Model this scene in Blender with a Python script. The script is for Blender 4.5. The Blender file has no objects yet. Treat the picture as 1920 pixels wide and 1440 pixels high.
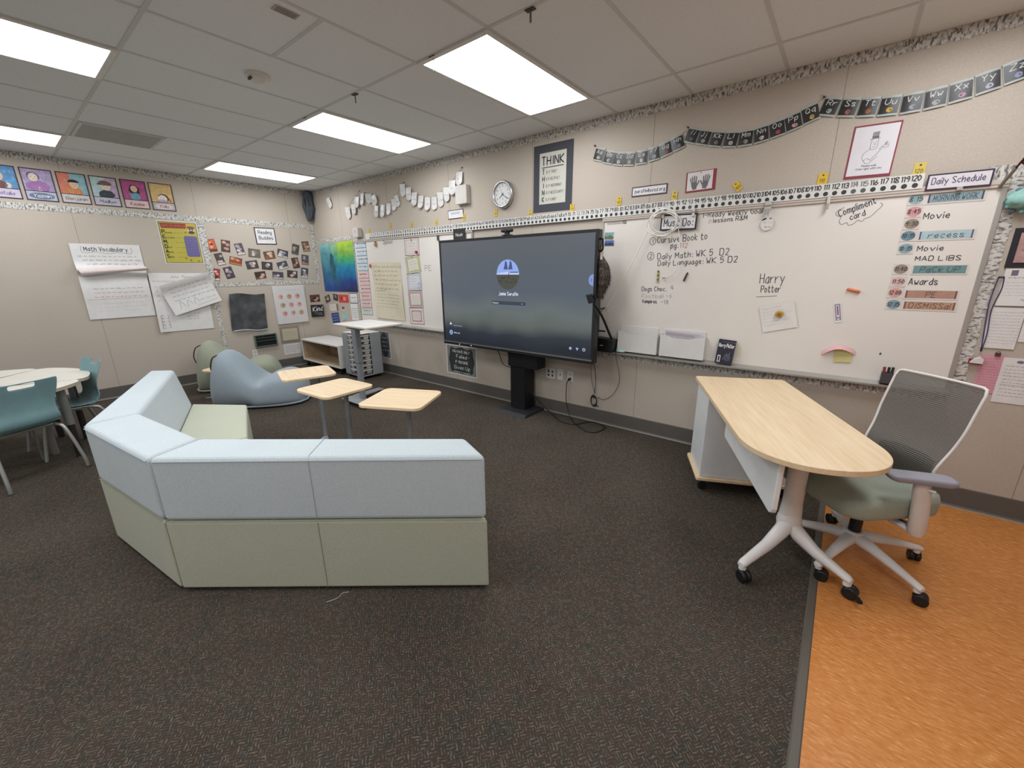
import bpy, bmesh, math, random
from mathutils import Vector, Matrix
random.seed(7)
SC = bpy.context.scene
COL = SC.collection
PI = math.pi

# ---------------------------------------------------------------- camera, world, exposure
def make_camera():
    f, yaw, pitch, roll = 765.04, 2.2451, -0.2732, -0.0111
    F = Vector((math.cos(pitch)*math.cos(yaw), math.cos(pitch)*math.sin(yaw), math.sin(pitch)))
    r = F.cross(Vector((0, 0, 1))).normalized(); u = r.cross(F)
    r2 = r*math.cos(roll) + u*math.sin(roll); u2 = u*math.cos(roll) - r*math.sin(roll)
    cd = bpy.data.cameras.new('camera'); cam = bpy.data.objects.new('camera', cd); COL.objects.link(cam)
    M = Matrix((r2, u2, -F)).transposed().to_4x4(); M.translation = Vector((7.1717, -3.6732, 1.5404))
    cam.matrix_world = M
    cd.sensor_fit = 'HORIZONTAL'; cd.sensor_width = 36; cd.lens = 36*f/1920; cd.clip_start = .03
    SC.camera = cam
make_camera()
world = bpy.data.worlds.new('world'); SC.world = world; world.use_nodes = True
world.node_tree.nodes['Background'].inputs[0].default_value = (.75, .8, .9, 1)
world.node_tree.nodes['Background'].inputs[1].default_value = 0.02
SC.view_settings.view_transform = 'Standard'; SC.view_settings.look = 'None'
SC.view_settings.gamma = 1; SC.view_settings.use_curve_mapping = False
SC.view_settings.exposure = 0.26
LAMP = 11.0         # strength of the ceiling light panels

# ---------------------------------------------------------------- materials
def lin(h):
    h = h.lstrip('#')
    def c(v): v /= 255; return v/12.92 if v <= .04045 else ((v+.055)/1.055)**2.4
    return tuple(c(int(h[i:i+2], 16)) for i in (0, 2, 4))
MATS = {}
def nd(nt, t, **kw):
    n = nt.nodes.new(t)
    for k, v in kw.items(): setattr(n, k, v)
    return n
def newmat(name):
    m = bpy.data.materials.new(name); m.use_nodes = True
    return m, m.node_tree, m.node_tree.nodes['Principled BSDF']
def ramp(nt, fac, stops):
    n = nd(nt, 'ShaderNodeValToRGB'); e = n.color_ramp.elements
    while len(e) < len(stops): e.new(.5)
    for el, (p, c) in zip(e, stops): el.position = p; el.color = (*c, 1)
    nt.links.new(fac, n.inputs[0]); return n.outputs[0]
def noise(nt, scale, detail=2, rough=.5, vec=None):
    n = nd(nt, 'ShaderNodeTexNoise'); n.inputs['Scale'].default_value = scale
    n.inputs['Detail'].default_value = detail; n.inputs['Roughness'].default_value = rough
    if vec is not None: nt.links.new(vec, n.inputs['Vector'])
    return n.outputs[0]
def coord(nt, kind='Object', scale=(1, 1, 1), rot=(0, 0, 0)):
    t = nd(nt, 'ShaderNodeTexCoord'); mp = nd(nt, 'ShaderNodeMapping')
    mp.inputs['Scale'].default_value = scale; mp.inputs['Rotation'].default_value = rot
    nt.links.new(t.outputs[kind], mp.inputs[0]); return mp.outputs[0]
def mixc(nt, fac, a, b, mode='MIX'):
    n = nd(nt, 'ShaderNodeMix', data_type='RGBA', blend_type=mode)
    for s, v in ((n.inputs[0], fac), (n.inputs[6], a), (n.inputs[7], b)):
        if hasattr(v, 'links'): nt.links.new(v, s)
        elif isinstance(v, (int, float)): s.default_value = v
        else: s.default_value = (*v, 1)
    return n.outputs[2]
def bump(nt, b, h, strength=.2, dist=.002):
    n = nd(nt, 'ShaderNodeBump'); n.inputs['Strength'].default_value = strength; n.inputs['Distance'].default_value = dist
    nt.links.new(h, n.inputs['Height']); nt.links.new(n.outputs[0], b.inputs['Normal'])
def C(hexc, rough=.6, metal=0, var=.04, spec=.4, scale=9, soft=1.0):
    """plain painted, printed or plastic colour with a slight procedural unevenness"""
    key = (hexc, rough, metal, var, spec, soft)
    if key in MATS: return MATS[key]
    m, nt, b = newmat('paint_%s' % hexc.strip('#'))
    c = lin(hexc); g = sum(c)/3; c = tuple(g+(v-g)*soft for v in c)
    n = noise(nt, scale, 3, .6, coord(nt))
    out = ramp(nt, n, [(.3, tuple(max(0, v*(1-var)) for v in c)), (.7, tuple(min(1, v*(1+var)) for v in c))])
    nt.links.new(out, b.inputs['Base Color'])
    b.inputs['Roughness'].default_value = rough; b.inputs['Metallic'].default_value = metal
    b.inputs['Specular IOR Level'].default_value = spec
    MATS[key] = m; return m
def EM(hexc, s=1.0):
    key = ('em', hexc, s)
    if key in MATS: return MATS[key]
    m, nt, b = newmat('screen_%s' % hexc.strip('#'))
    b.inputs['Base Color'].default_value = (.01, .01, .01, 1)
    b.inputs['Emission Color'].default_value = (*lin(hexc), 1); b.inputs['Emission Strength'].default_value = s
    b.inputs['Roughness'].default_value = .3
    MATS[key] = m; return m
def special(name, fn):
    if name not in MATS:
        m, nt, b = newmat(name); fn(nt, b); MATS[name] = m
    return MATS[name]

def m_wall(nt, b):
    v = coord(nt)
    n = noise(nt, 90, 3, .6, v); n2 = noise(nt, 1.3, 2, .5, v)
    c = ramp(nt, n, [(.3, lin('#b3a89b')), (.7, lin('#c0b5a8'))])
    c = mixc(nt, .25, c, ramp(nt, n2, [(.3, lin('#b0a598')), (.7, lin('#bfb5a9'))]))
    nt.links.new(c, b.inputs['Base Color']); b.inputs['Roughness'].default_value = .75
    b.inputs['Specular IOR Level'].default_value = .25
    bump(nt, b, noise(nt, 260, 2, .6, v), .25, .002)
def m_ceil(nt, b):
    v = coord(nt)
    n = noise(nt, 120, 4, .7, v)
    c = ramp(nt, n, [(.3, lin('#e4e6e8')), (.7, lin('#eceef0'))])
    nt.links.new(c, b.inputs['Base Color']); b.inputs['Roughness'].default_value = .9
    b.inputs['Specular IOR Level'].default_value = .1
    bump(nt, b, n, .3, .002)
def m_carpet(nt, b):
    # basket weave loop pile: ribs that turn by a quarter from cell to cell, in mixed dark yarns
    R0 = .66; v = coord(nt, rot=(0, 0, R0))
    ck = nd(nt, 'ShaderNodeTexChecker'); ck.inputs['Scale'].default_value = 36; nt.links.new(v, ck.inputs['Vector'])
    def ribs(d):
        w = nd(nt, 'ShaderNodeTexWave'); w.bands_direction = d; w.inputs['Scale'].default_value = 30
        w.inputs['Distortion'].default_value = 4.5; w.inputs['Detail'].default_value = 2; w.inputs['Detail Scale'].default_value = 1.4
        nt.links.new(v, w.inputs['Vector']); return w.outputs[1]
    rib = mixc(nt, ck.outputs[1], ribs('X'), ribs('Y'))
    yarn = mixc(nt, ck.outputs[1], noise(nt, 1, 2, .6, coord(nt, scale=(95, 34, 1), rot=(0, 0, R0))), noise(nt, 1, 2, .6, coord(nt, scale=(34, 95, 1), rot=(0, 0, R0))))
    fine = noise(nt, 420, 2, .7, v); big = noise(nt, 1.7, 3, .6, v); hue = noise(nt, 14, 3, .75, v)
    k = mixc(nt, .8, rib, ramp(nt, yarn, [(.40, (0, 0, 0)), (.62, (1, 1, 1))]), 'MULTIPLY')
    c = ramp(nt, k, [(.03, lin('#161514')), (.2, lin('#2e2b29')), (.5, lin('#565049')), (.85, lin('#8d8271'))])
    c = mixc(nt, .42, c, ramp(nt, hue, [(.32, lin('#18222a')), (.44, lin('#33362a')), (.56, lin('#4a3327')), (.68, lin('#252b33'))]))
    c = mixc(nt, .22, c, ramp(nt, fine, [(.3, (.01, .01, .01)), (.7, lin('#8c8070'))]))
    c = mixc(nt, .16, c, ramp(nt, big, [(.35, lin('#1d1b1a')), (.65, lin('#554e46'))]))
    nt.links.new(c, b.inputs['Base Color']); b.inputs['Roughness'].default_value = .95
    b.inputs['Specular IOR Level'].default_value = .12
    bump(nt, b, mixc(nt, .35, k, fine), .7, .006)
def m_vinyl(nt, b):
    v = coord(nt, scale=(26, 105, 1), rot=(0, 0, .95))
    v2 = coord(nt, scale=(7, 24, 1), rot=(0, 0, .95))
    n = noise(nt, 1, 5, .68, v); n2 = noise(nt, 1, 4, .6, v2)
    c = ramp(nt, n, [(.3, lin('#98571f')), (.42, lin('#b87335')), (.54, lin('#c48144')), (.62, lin('#d0965d')), (.72, lin('#e6bd92'))])
    c = mixc(nt, .28, c, ramp(nt, n2, [(.3, lin('#b36f2f')), (.7, lin('#cd8d52'))]))
    nt.links.new(c, b.inputs['Base Color']); b.inputs['Roughness'].default_value = .42
    b.inputs['Specular IOR Level'].default_value = .35
def fabric(hexa, hexb, sc=420):
    def fn(nt, b):
        va = coord(nt, scale=(sc*.25, sc, sc)); vb = coord(nt, scale=(sc, sc*.25, sc*.3))
        n = mixc(nt, .5, noise(nt, 1, 2, .6, va), noise(nt, 1, 2, .6, vb))
        c = ramp(nt, n, [(.36, lin(hexa)), (.64, lin(hexb))])
        big = noise(nt, 3, 3, .55, coord(nt))
        c = mixc(nt, .12, c, ramp(nt, big, [(.35, lin(hexa)), (.65, lin(hexb))]))
        nt.links.new(c, b.inputs['Base Color']); b.inputs['Roughness'].default_value = .9
        b.inputs['Specular IOR Level'].default_value = .2
        b.inputs['Sheen Weight'].default_value = .15
        bump(nt, b, n, .25, .002)
    return fn
def m_wood(nt, b):
    v = coord(nt, scale=(3, 46, 46)); n = noise(nt, 1, 5, .65, v)
    v2 = coord(nt, scale=(1.2, 9, 9)); n2 = noise(nt, 1, 3, .6, v2)
    c = ramp(nt, n, [(.3, lin('#ccaf8a')), (.5, lin('#dcc3a0')), (.7, lin('#e4cfae'))])
    c = mixc(nt, .4, c, ramp(nt, n2, [(.3, lin('#d0b48f')), (.7, lin('#e3cdaa'))]))
    nt.links.new(c, b.inputs['Base Color']); b.inputs['Roughness'].default_value = .42
    b.inputs['Specular IOR Level'].default_value = .4
def m_border(nt, b):
    # dense leafy black and white print
    v = coord(nt, scale=(1, 1, .8))
    vo = nd(nt, 'ShaderNodeTexVoronoi'); vo.inputs['Scale'].default_value = 48; nt.links.new(v, vo.inputs['Vector'])
    a = ramp(nt, vo.outputs['Distance'], [(.30, (0, 0, 0)), (.46, (1, 1, 1))])
    n = ramp(nt, noise(nt, 60, 3, .7, v), [(.36, (0, 0, 0)), (.47, (1, 1, 1))])
    v2 = coord(nt, scale=(1, 1, .35), rot=(0, .6, 0))
    n2 = ramp(nt, noise(nt, 75, 2, .6, v2), [(.40, (0, 0, 0)), (.48, (1, 1, 1))])
    k = mixc(nt, 1.0, mixc(nt, .55, a, n), n2, 'DARKEN')
    c = mixc(nt, k, lin('#6b6763'), lin('#cfccc5'))
    nt.links.new(c, b.inputs['Base Color']); b.inputs['Roughness'].default_value = .6
def m_mesh(nt, b):
    w = nd(nt, 'ShaderNodeTexWave'); w.wave_type = 'BANDS'; w.bands_direction = 'Z'; w.inputs['Scale'].default_value = 34
    nt.links.new(coord(nt), w.inputs['Vector'])
    c = ramp(nt, w.outputs[1], [(.3, lin('#47433f')), (.7, lin('#69645e'))])
    nt.links.new(c, b.inputs['Base Color']); b.inputs['Roughness'].default_value = .6
    a = ramp(nt, w.outputs[1], [(.25, (.72, .72, .72)), (.6, (.97, .97, .97))])
    nt.links.new(a, b.inputs['Alpha'])
    bump(nt, b, w.outputs[1], .3, .002)
def m_foil(nt, b):
    v = coord(nt)
    n = noise(nt, 5, 4, .65, v)
    nt.links.new(ramp(nt, n, [(.3, lin('#3c3f42')), (.7, lin('#6b6e71'))]), b.inputs['Base Color'])
    b.inputs['Metallic'].default_value = .5; b.inputs['Roughness'].default_value = .36
    bump(nt, b, noise(nt, 7, 3, .6, coord(nt, scale=(2.2, 1, .7), rot=(0, .5, 0))), .5, .012)
def m_poster(nt, b):
    # soft painterly sweep of colour: green light above, deep blue below, teal haze at the left
    t = nd(nt, 'ShaderNodeTexCoord'); s = nd(nt, 'ShaderNodeSeparateXYZ')
    nz = nd(nt, 'ShaderNodeTexNoise'); nz.inputs['Scale'].default_value = 3.4; nz.inputs['Detail'].default_value = 6
    nt.links.new(t.outputs['Object'], nz.inputs['Vector'])
    ad = nd(nt, 'ShaderNodeVectorMath', operation='MULTIPLY_ADD'); ad.inputs[1].default_value = (.5, .5, .34)
    sub = nd(nt, 'ShaderNodeVectorMath', operation='SUBTRACT'); sub.inputs[1].default_value = (.5, .5, .5)
    nt.links.new(nz.outputs['Color'], sub.inputs[0]); nt.links.new(sub.outputs[0], ad.inputs[0]); nt.links.new(t.outputs['Object'], ad.inputs[2])
    nt.links.new(ad.outputs[0], s.inputs[0])
    def mr(o, a, bb):
        n = nd(nt, 'ShaderNodeMapRange'); n.inputs[1].default_value = a; n.inputs[2].default_value = bb; nt.links.new(o, n.inputs[0]); return n.outputs[0]
    vert = ramp(nt, mr(s.outputs[2], -.4, .4), [(0, lin('#1b2050')), (.25, lin('#17408c')), (.48, lin('#1584a8')), (.68, lin('#3fa860')), (.92, lin('#a7c63c'))])
    left = ramp(nt, mr(s.outputs[2], -.4, .4), [(0, lin('#20489a')), (.4, lin('#2c6d92')), (.75, lin('#5da2a6')), (1, lin('#8fc0bd'))])
    c = mixc(nt, mr(s.outputs[0], -.22, .12), left, vert)
    dark = ramp(nt, noise(nt, 7, 5, .65, t.outputs['Object']), [(.4, (.45, .5, .55)), (.55, (1, 1, 1))])
    c = mixc(nt, .6, c, dark, 'MULTIPLY')
    nt.links.new(c, b.inputs['Base Color']); b.inputs['Roughness'].default_value = .45
def m_screen(nt, b):
    # blurred evening landscape on the sign-in screen
    t = nd(nt, 'ShaderNodeTexCoord'); s = nd(nt, 'ShaderNodeSeparateXYZ')
    nz = nd(nt, 'ShaderNodeTexNoise'); nz.inputs['Scale'].default_value = 1.9; nz.inputs['Detail'].default_value = 1
    nt.links.new(t.outputs['Object'], nz.inputs['Vector'])
    ad = nd(nt, 'ShaderNodeVectorMath', operation='MULTIPLY_ADD'); ad.inputs[1].default_value = (.0, .0, .3)
    nt.links.new(nz.outputs['Color'], ad.inputs[0]); nt.links.new(t.outputs['Object'], ad.inputs[2]); nt.links.new(ad.outputs[0], s.inputs[0])
    mr = nd(nt, 'ShaderNodeMapRange'); mr.inputs[1].default_value = -.38; mr.inputs[2].default_value = .69; nt.links.new(s.outputs[2], mr.inputs[0])
    c = ramp(nt, mr.outputs[0], [(0, lin('#1c222b')), (.14, lin('#2a323c')), (.26, lin('#5c6460')), (.36, lin('#676f70')), (.5, lin('#57616d')), (1, lin('#5e6369'))])
    b.inputs['Base Color'].default_value = (.01, .01, .012, 1)
    nt.links.new(c, b.inputs['Emission Color']); b.inputs['Emission Strength'].default_value = .75
    b.inputs['Roughness'].default_value = .28
def m_fur(nt, b):
    n = noise(nt, 28, 4, .7, coord(nt))
    nt.links.new(ramp(nt, n, [(.3, lin('#2b2826')), (.5, lin('#4d4741')), (.62, lin('#6b5546')), (.8, lin('#8f8880'))]), b.inputs['Base Color'])
    b.inputs['Roughness'].default_value = .95
def m_lamp(nt, b):
    b.inputs['Base Color'].default_value = (.8, .8, .8, 1)
    n = noise(nt, 4, 2, .5, coord(nt))
    nt.links.new(ramp(nt, n, [(.3, (.945, .98, 1.02)), (.7, (.97, 1, 1.04))]), b.inputs['Emission Color'])
    b.inputs['Emission Strength'].default_value = LAMP
WALL = special('wall_vinyl', m_wall); CEIL = special('ceiling_tile', m_ceil); CARPET = special('carpet_weave', m_carpet)
VINYL = special('floor_vinyl', m_vinyl); WOOD = special('maple_laminate', m_wood); BORDER = special('bulletin_border_print', m_border)
BLUEF = special('blue_fabric', fabric('#abb5b9', '#c5ced0')); GREENF = special('green_fabric', fabric('#a3a593', '#bbbda9'))
BAGBLUE = special('bean_blue_fabric', fabric('#87929a', '#99a4ab', 300)); BAGGREEN = special('bean_green_fabric', fabric('#868a79', '#999d89', 300))
SEATF = special('chair_seat_fabric', fabric('#858b7d', '#9ba192', 500))
MESHM = special('chair_mesh', m_mesh); FOIL = special('foil_sheet', m_foil); POSTER = special('poster_paint', m_poster)
SCREEN = special('screen_picture', m_screen); FUR = special('plush_fur', m_fur); LAMPM = special('lamp_diffuser', m_lamp)
WHITEP = C('#dddad5', .45); PAPER = C('#dcd9d6', .75); BOARD = C('#dfd9d1', .22, spec=.5, var=.015, scale=2)
INK = C('#35323a', .7); BLACK = C('#17171a', .45); GREYM = C('#8d9093', .4, .3); ALU = C('#b0aca6', .35, .55)
PURPLE = C('#3a2b3e', .7); YELLOW = C('#d9b23c', .7); WFRAME = C('#d9d7d2', .35)

# ---------------------------------------------------------------- stroke lettering
G = {'A': '022842 1434', 'B': '0208 ~0838473505 ~0535443202', 'C': '~4728052243', 'D': '0208 ~08384532 3202', 'E': '48080242 0535',
 'F': '480802 0535', 'G': '~4728052243 434525', 'H': '0208 4248 0545', 'I': '1218', 'J': '~3834221203', 'K': '0208 480542', 'L': '080242',
 'M': '0208244842', 'N': '02084248', 'O': '~2805224528', 'P': '0208 ~0838473505', 'Q': '~2805224528 2442', 'R': '0208 ~0838473505 2542',
 'S': '~472807254322 2203', 'T': '0848 2228', 'U': '~0804224448', 'V': '082248', 'W': '0812253248', 'X': '0842 4802', 'Y': '082548 2522',
 'Z': '08480242', 'a': '~3615032234 3632', 'b': '0208 ~0426352203', 'c': '~3526042233', 'd': '3832 ~3615032234', 'e': '0434 ~342604223 3'.replace(' 3', '3'),
 'f': '~37281612 0636', 'g': '~3615032234 ~36312001', 'h': '0208 ~04263532', 'i': '0206 0708', 'j': '~262110 2728', 'k': '0208 360432',
 'l': '0208', 'm': '0206 ~05162522 ~25364542', 'n': '0206 ~04263532', 'o': '~1604123416', 'p': '0006 ~0426352203', 'q': '3630 ~3615032234',
 'r': '0206 ~041536', 's': '~351605332203', 't': '~18132233 0636', 'u': '~06032234 3632', 'v': '062246', 'w': '0612243246', 'x': '0632 3602',
 'y': '0623 4610', 'z': '06360232', '0': '~1805123518', '1': '071812', '2': '~07283602 0232', '3': '~07283615 ~15342203', '4': '180434 2822',
 '5': '380805 ~0526341203', '6': '~280412341504', '7': '083812', '8': '~183715031233150718', '9': '~350617283622', ':': '1213 1516',
 '.': '1213', '-': '0535', '!': '1418 1213', '?': '~0728361514 1213', '@': '~3524333546 ~4634381604123242', '&': '~4217283703224 4'.replace(' ', ''),
 "'": '1718', '/': '0248', ',': '1301'}
GLY = {}
def catmull(pts, n=4):
    if len(pts) < 3: return pts
    closed = pts[0] == pts[-1]; P = pts[:-1] if closed else pts; L = len(P); out = []
    rng = range(L) if closed else range(L-1)
    for i in rng:
        if closed: a, b, c, d = P[i-1], P[i], P[(i+1) % L], P[(i+2) % L]
        else: a, b, c, d = P[max(i-1, 0)], P[i], P[i+1], P[min(i+2, L-1)]
        for k in range(n):
            t = k/n
            out.append(tuple(.5*((2*b[j]) + (c[j]-a[j])*t + (2*a[j]-5*b[j]+4*c[j]-d[j])*t*t + (3*b[j]-a[j]-3*c[j]+d[j])*t**3) for j in range(len(b))))
    out.append(tuple(P[0]) if closed else tuple(P[-1]))
    return out
for ch, s in G.items():
    st = []; mx = 0
    for part in s.split():
        sm = part[0] == '~'; q = part.strip('~')
        pts = [(int(q[i]), int(q[i+1])-2) for i in range(0, len(q), 2)]
        mx = max([mx]+[p[0] for p in pts])
        st.append(catmull(pts, 4) if sm else pts)
    GLY[ch] = (st, mx)

# ---------------------------------------------------------------- mesh builder
class MB:
    """collects polygons of several materials; flat helpers draw in a local x (right) / z (up) sheet that faces -y"""
    def __init__(s): s.v = []; s.f = []; s.m = []; s.mats = []; s.warp = None; s.base = 0; s.smooth = set()
    def mi(s, m):
        if m not in s.mats: s.mats.append(m)
        return s.mats.index(m)
    def face(s, pts, m, sm=False):
        i = len(s.v); s.v += [tuple(p) for p in pts]; s.f.append(tuple(range(i, i+len(pts)))); s.m.append(s.mi(m))
        if sm: s.smooth.add(len(s.f)-1)
    def grid(s, rows, m, closed_u=False, closed_v=False, sm=True):
        i0 = len(s.v); nr, nc = len(rows), len(rows[0])
        for r in rows: s.v += [tuple(p) for p in r]
        for a in range(nr if closed_v else nr-1):
            for b in range(nc if closed_u else nc-1):
                q = (i0+a*nc+b, i0+a*nc+(b+1) % nc, i0+((a+1) % nr)*nc+(b+1) % nc, i0+((a+1) % nr)*nc+b)
                s.f.append(q); s.m.append(s.mi(m))
                if sm: s.smooth.add(len(s.f)-1)
    # ---- solids
    def box(s, x0, y0, z0, x1, y1, z1, m):
        i = len(s.v); s.v += [(x, y, z) for z in (z0, z1) for x, y in ((x0, y0), (x1, y0), (x1, y1), (x0, y1))]
        for q in ((3, 2, 1, 0), (4, 5, 6, 7), (0, 1, 5, 4), (1, 2, 6, 5), (2, 3, 7, 6), (3, 0, 4, 7)):
            s.f.append(tuple(i+k for k in q)); s.m.append(s.mi(m))
    def loft(s, lo, hi, m, cap=True):
        n = len(lo); i = len(s.v); s.v += [tuple(p) for p in lo]+[tuple(p) for p in hi]; k = s.mi(m)
        for a in range(n):
            b = (a+1) % n; s.f.append((i+a, i+b, i+n+b, i+n+a)); s.m.append(k)
        if cap:
            s.f.append(tuple(i+a for a in reversed(range(n)))); s.m.append(k)
            s.f.append(tuple(i+n+a for a in range(n))); s.m.append(k)
    def prism(s, poly, z0, z1, m): s.loft([(x, y, z0) for x, y in poly], [(x, y, z1) for x, y in poly], m)
    def tube(s, path, r, m, n=8, caps=True, closed=False):
        P = [Vector(p) for p in path]; L = len(P); rr = r if isinstance(r, (list, tuple)) else [r]*L
        up = None; rows = []
        for i in range(L):
            if closed: t = P[(i+1) % L]-P[i-1]
            else: t = P[min(i+1, L-1)]-P[max(i-1, 0)]
            t = t.normalized() if t.length > 1e-9 else Vector((0, 0, 1))
            if up is None:
                up = Vector((0, 0, 1)) if abs(t.z) < .9 else Vector((1, 0, 0))
            a = t.cross(up)
            if a.length < 1e-6: a = t.cross(Vector((0, 1, 0)))
            a.normalize(); b = a.cross(t); up = b
            rows.append([P[i]+a*rr[i]*math.cos(2*PI*k/n)+b*rr[i]*math.sin(2*PI*k/n) for k in range(n)])
        s.grid(rows, m, closed_u=True, closed_v=closed)
        if caps and not closed: s.face(rows[0][::-1], m); s.face(rows[-1], m)
    def cyl(s, a, b, r, m, n=16, r2=None): s.tube([a, b], [r, r if r2 is None else r2], m, n)
    def sphere(s, c, rx, ry, rz, m, n=12):
        rows = []
        for i in range(n//2+1):
            t = PI*i/(n//2); rows.append([(c[0]+rx*math.sin(t)*math.cos(2*PI*k/n), c[1]+ry*math.sin(t)*math.sin(2*PI*k/n), c[2]+rz*math.cos(t)) for k in range(n)])
        s.grid(rows, m, closed_u=True)
    # ---- flat sheet drawing
    def P2(s, x, y, l=0): return (x, -s.base-l*.0006-(s.warp(x, y) if s.warp else 0), y)
    def rect(s, cx, cy, w, h, m, l=0, rot=0):
        c, q = math.cos(rot), math.sin(rot)
        s.face([s.P2(cx+c*a*w/2-q*b*h/2, cy+q*a*w/2+c*b*h/2, l) for a, b in ((-1, -1), (1, -1), (1, 1), (-1, 1))], m)
    def poly(s, pts, m, l=0): s.face([s.P2(x, y, l) for x, y in pts], m)
    def ell(s, cx, cy, rx, ry, m, l=0, n=18, a0=0, a1=2*PI):
        full = abs(a1-a0-2*PI) < 1e-6
        s.poly([(cx+rx*math.cos(a0+(a1-a0)*k/n), cy+ry*math.sin(a0+(a1-a0)*k/n)) for k in range(n if full else n+1)], m, l)
    def slab(s, cx, cy, w, h, t, m, rot=0):
        c, q = math.cos(rot), math.sin(rot)
        p = [(cx+c*a*w/2-q*b*h/2, cy+q*a*w/2+c*b*h/2) for a, b in ((-1, -1), (1, -1), (1, 1), (-1, 1))]
        s.loft([(x, 0, y) for x, y in p], [(x, -t, y) for x, y in p], m)
    def line(s, pts, w, m, l=1, sm=False):
        if sm: pts = catmull(pts, 5)
        n = len(pts)
        if n < 2: return
        for i in range(1, n-1):          # break the stroke at sharp corners so that it keeps its width
            a, b_, c = pts[i-1], pts[i], pts[i+1]
            t = math.atan2(b_[1]-a[1], b_[0]-a[0])-math.atan2(c[1]-b_[1], c[0]-b_[0])
            if abs((t+PI) % (2*PI)-PI) > .9:
                s.line(pts[:i+1], w, m, l); s.line(pts[i:], w, m, l+.05); return
        L, R = [], []
        for i in range(n):
            dx = pts[min(i+1, n-1)][0]-pts[max(i-1, 0)][0]; dy = pts[min(i+1, n-1)][1]-pts[max(i-1, 0)][1]
            if 0 < i < n-1:
                ax, ay = pts[i][0]-pts[i-1][0], pts[i][1]-pts[i-1][1]; bx, by = pts[i+1][0]-pts[i][0], pts[i+1][1]-pts[i][1]
                la, lb = math.hypot(ax, ay) or 1, math.hypot(bx, by) or 1
                dx, dy = ax/la+bx/lb, ay/la+by/lb
            d = math.hypot(dx, dy) or 1; nx, ny = -dy/d*w/2, dx/d*w/2
            L.append((pts[i][0]+nx, pts[i][1]+ny)); R.append((pts[i][0]-nx, pts[i][1]-ny))
        i0 = len(s.v); k = s.mi(m)
        s.v += [s.P2(*p, l) for p in L]+[s.P2(*p, l) for p in R]
        for i in range(n-1): s.f.append((i0+i, i0+i+1, i0+n+i+1, i0+n+i)); s.m.append(k)
    def width(s, t, h, xs=1, gap=1.7): return sum((GLY[c][1]+gap if c in GLY else 2.6) for c in t)*h/6*xs - gap*h/6*xs
    def text(s, t, x, y, h, w, m, l=2, al='l', xs=1.0, rot=0, slant=0, gap=1.7, jit=0):
        W = s.width(t, h, xs, gap)
        ox = -W/2 if al == 'c' else (-W if al == 'r' else 0)
        cr, sr = math.cos(rot), math.sin(rot); k = h/6
        for c in t:
            if c in GLY:
                jy = random.uniform(-jit, jit)*h
                for st in GLY[c][0]:
                    q = []
                    for px, py in st:
                        a, b = ox+(px+slant*py)*k*xs, py*k+jy
                        q.append((x+cr*a-sr*b, y+sr*a+cr*b))
                    s.line(q, w, m, l)
                ox += (GLY[c][1]+gap)*k*xs
            else: ox += 2.6*k*xs
    def fit(s, t, x0, x1, y, h, w, m, l=2, rot=0, slant=0, jit=0):
        s.text(t, x0, y, h, w, m, l, 'l', (x1-x0)/max(s.width(t, h), 1e-6), rot, slant, 1.7, jit)
    def scrib(s, x0, x1, y, h, w, m, l=2, rot=0):
        """illegible small writing: short word-like wiggles"""
        x = x0; k = (x1-x0)
        while x < x1:
            wl = random.uniform(.5, 1.6)*h*1.6; pts = []; n = max(3, int(wl/h*3))
            for i in range(n+1):
                xx = x+wl*i/n; yy = (h*.45 if i % 2 else 0)+random.uniform(0, h*.4)
                dx = xx-x0; pts.append((x0+dx*math.cos(rot)-yy*math.sin(rot), y+dx*math.sin(rot)+yy*math.cos(rot)))
            s.line(pts, w, m, l); x += wl+h*.7
    # ---- link
    def build(s, name, parent=None, bevel=0, seg=2, smooth=False, loc=None, rot=None, subsurf=0, solid=0):
        me = bpy.data.meshes.new(name); me.from_pydata(s.v, [], s.f)
        for m in s.mats: me.materials.append(m)
        for i, p in enumerate(me.polygons):
            p.material_index = s.m[i]; p.use_smooth = smooth or i in s.smooth
        o = bpy.data.objects.new(name, me); COL.objects.link(o)
        if parent: o.parent = parent
        if loc: o.location = loc
        if rot: o.rotation_euler = rot
        if solid:
            md = o.modifiers.new('thickness', 'SOLIDIFY'); md.thickness = solid; md.offset = 0
        if bevel:
            md = o.modifiers.new('bevel', 'BEVEL'); md.width = bevel; md.segments = seg; md.limit_method = 'ANGLE'; md.angle_limit = .6
        if subsurf:
            md = o.modifiers.new('subdivision', 'SUBSURF'); md.levels = subsurf; md.render_levels = subsurf
        return o
def weld(o, d=1e-4):
    bm = bmesh.new(); bm.from_mesh(o.data); bmesh.ops.remove_doubles(bm, verts=bm.verts, dist=d)
    bmesh.ops.recalc_face_normals(bm, faces=bm.faces); bm.to_mesh(o.data); bm.free(); return o
def tag(o, label=None, cat=None, group=None, kind=None):
    for k, v in (('label', label), ('category', cat), ('group', group), ('kind', kind)):
        if v: o[k] = v
    return o
def thing(name, label, cat, loc=(0, 0, 0), rz=0, group=None):
    o = bpy.data.objects.new(name, None); COL.objects.link(o); o.empty_display_size = .05
    o.location = loc; o.rotation_euler = (0, 0, rz); return tag(o, label, cat, group)
def copy_tree(o, parent=None):
    c = o.copy(); COL.objects.link(c)
    if parent: c.parent = parent
    for ch in list(o.children): copy_tree(ch, c)
    return c
def pose(o, face, cu, cz, rot=0, d=.001):
    """hang a sheet on the back wall ('R', plane y=0) or the left wall ('L', plane x=0), d metres proud of it"""
    if face == 'R': o.location = (cu, -d, cz); o.rotation_euler = (0, -math.radians(rot), 0)
    else: o.location = (d, cu, cz); o.rotation_euler = (0, -math.radians(rot), PI/2)
    return o
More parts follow.
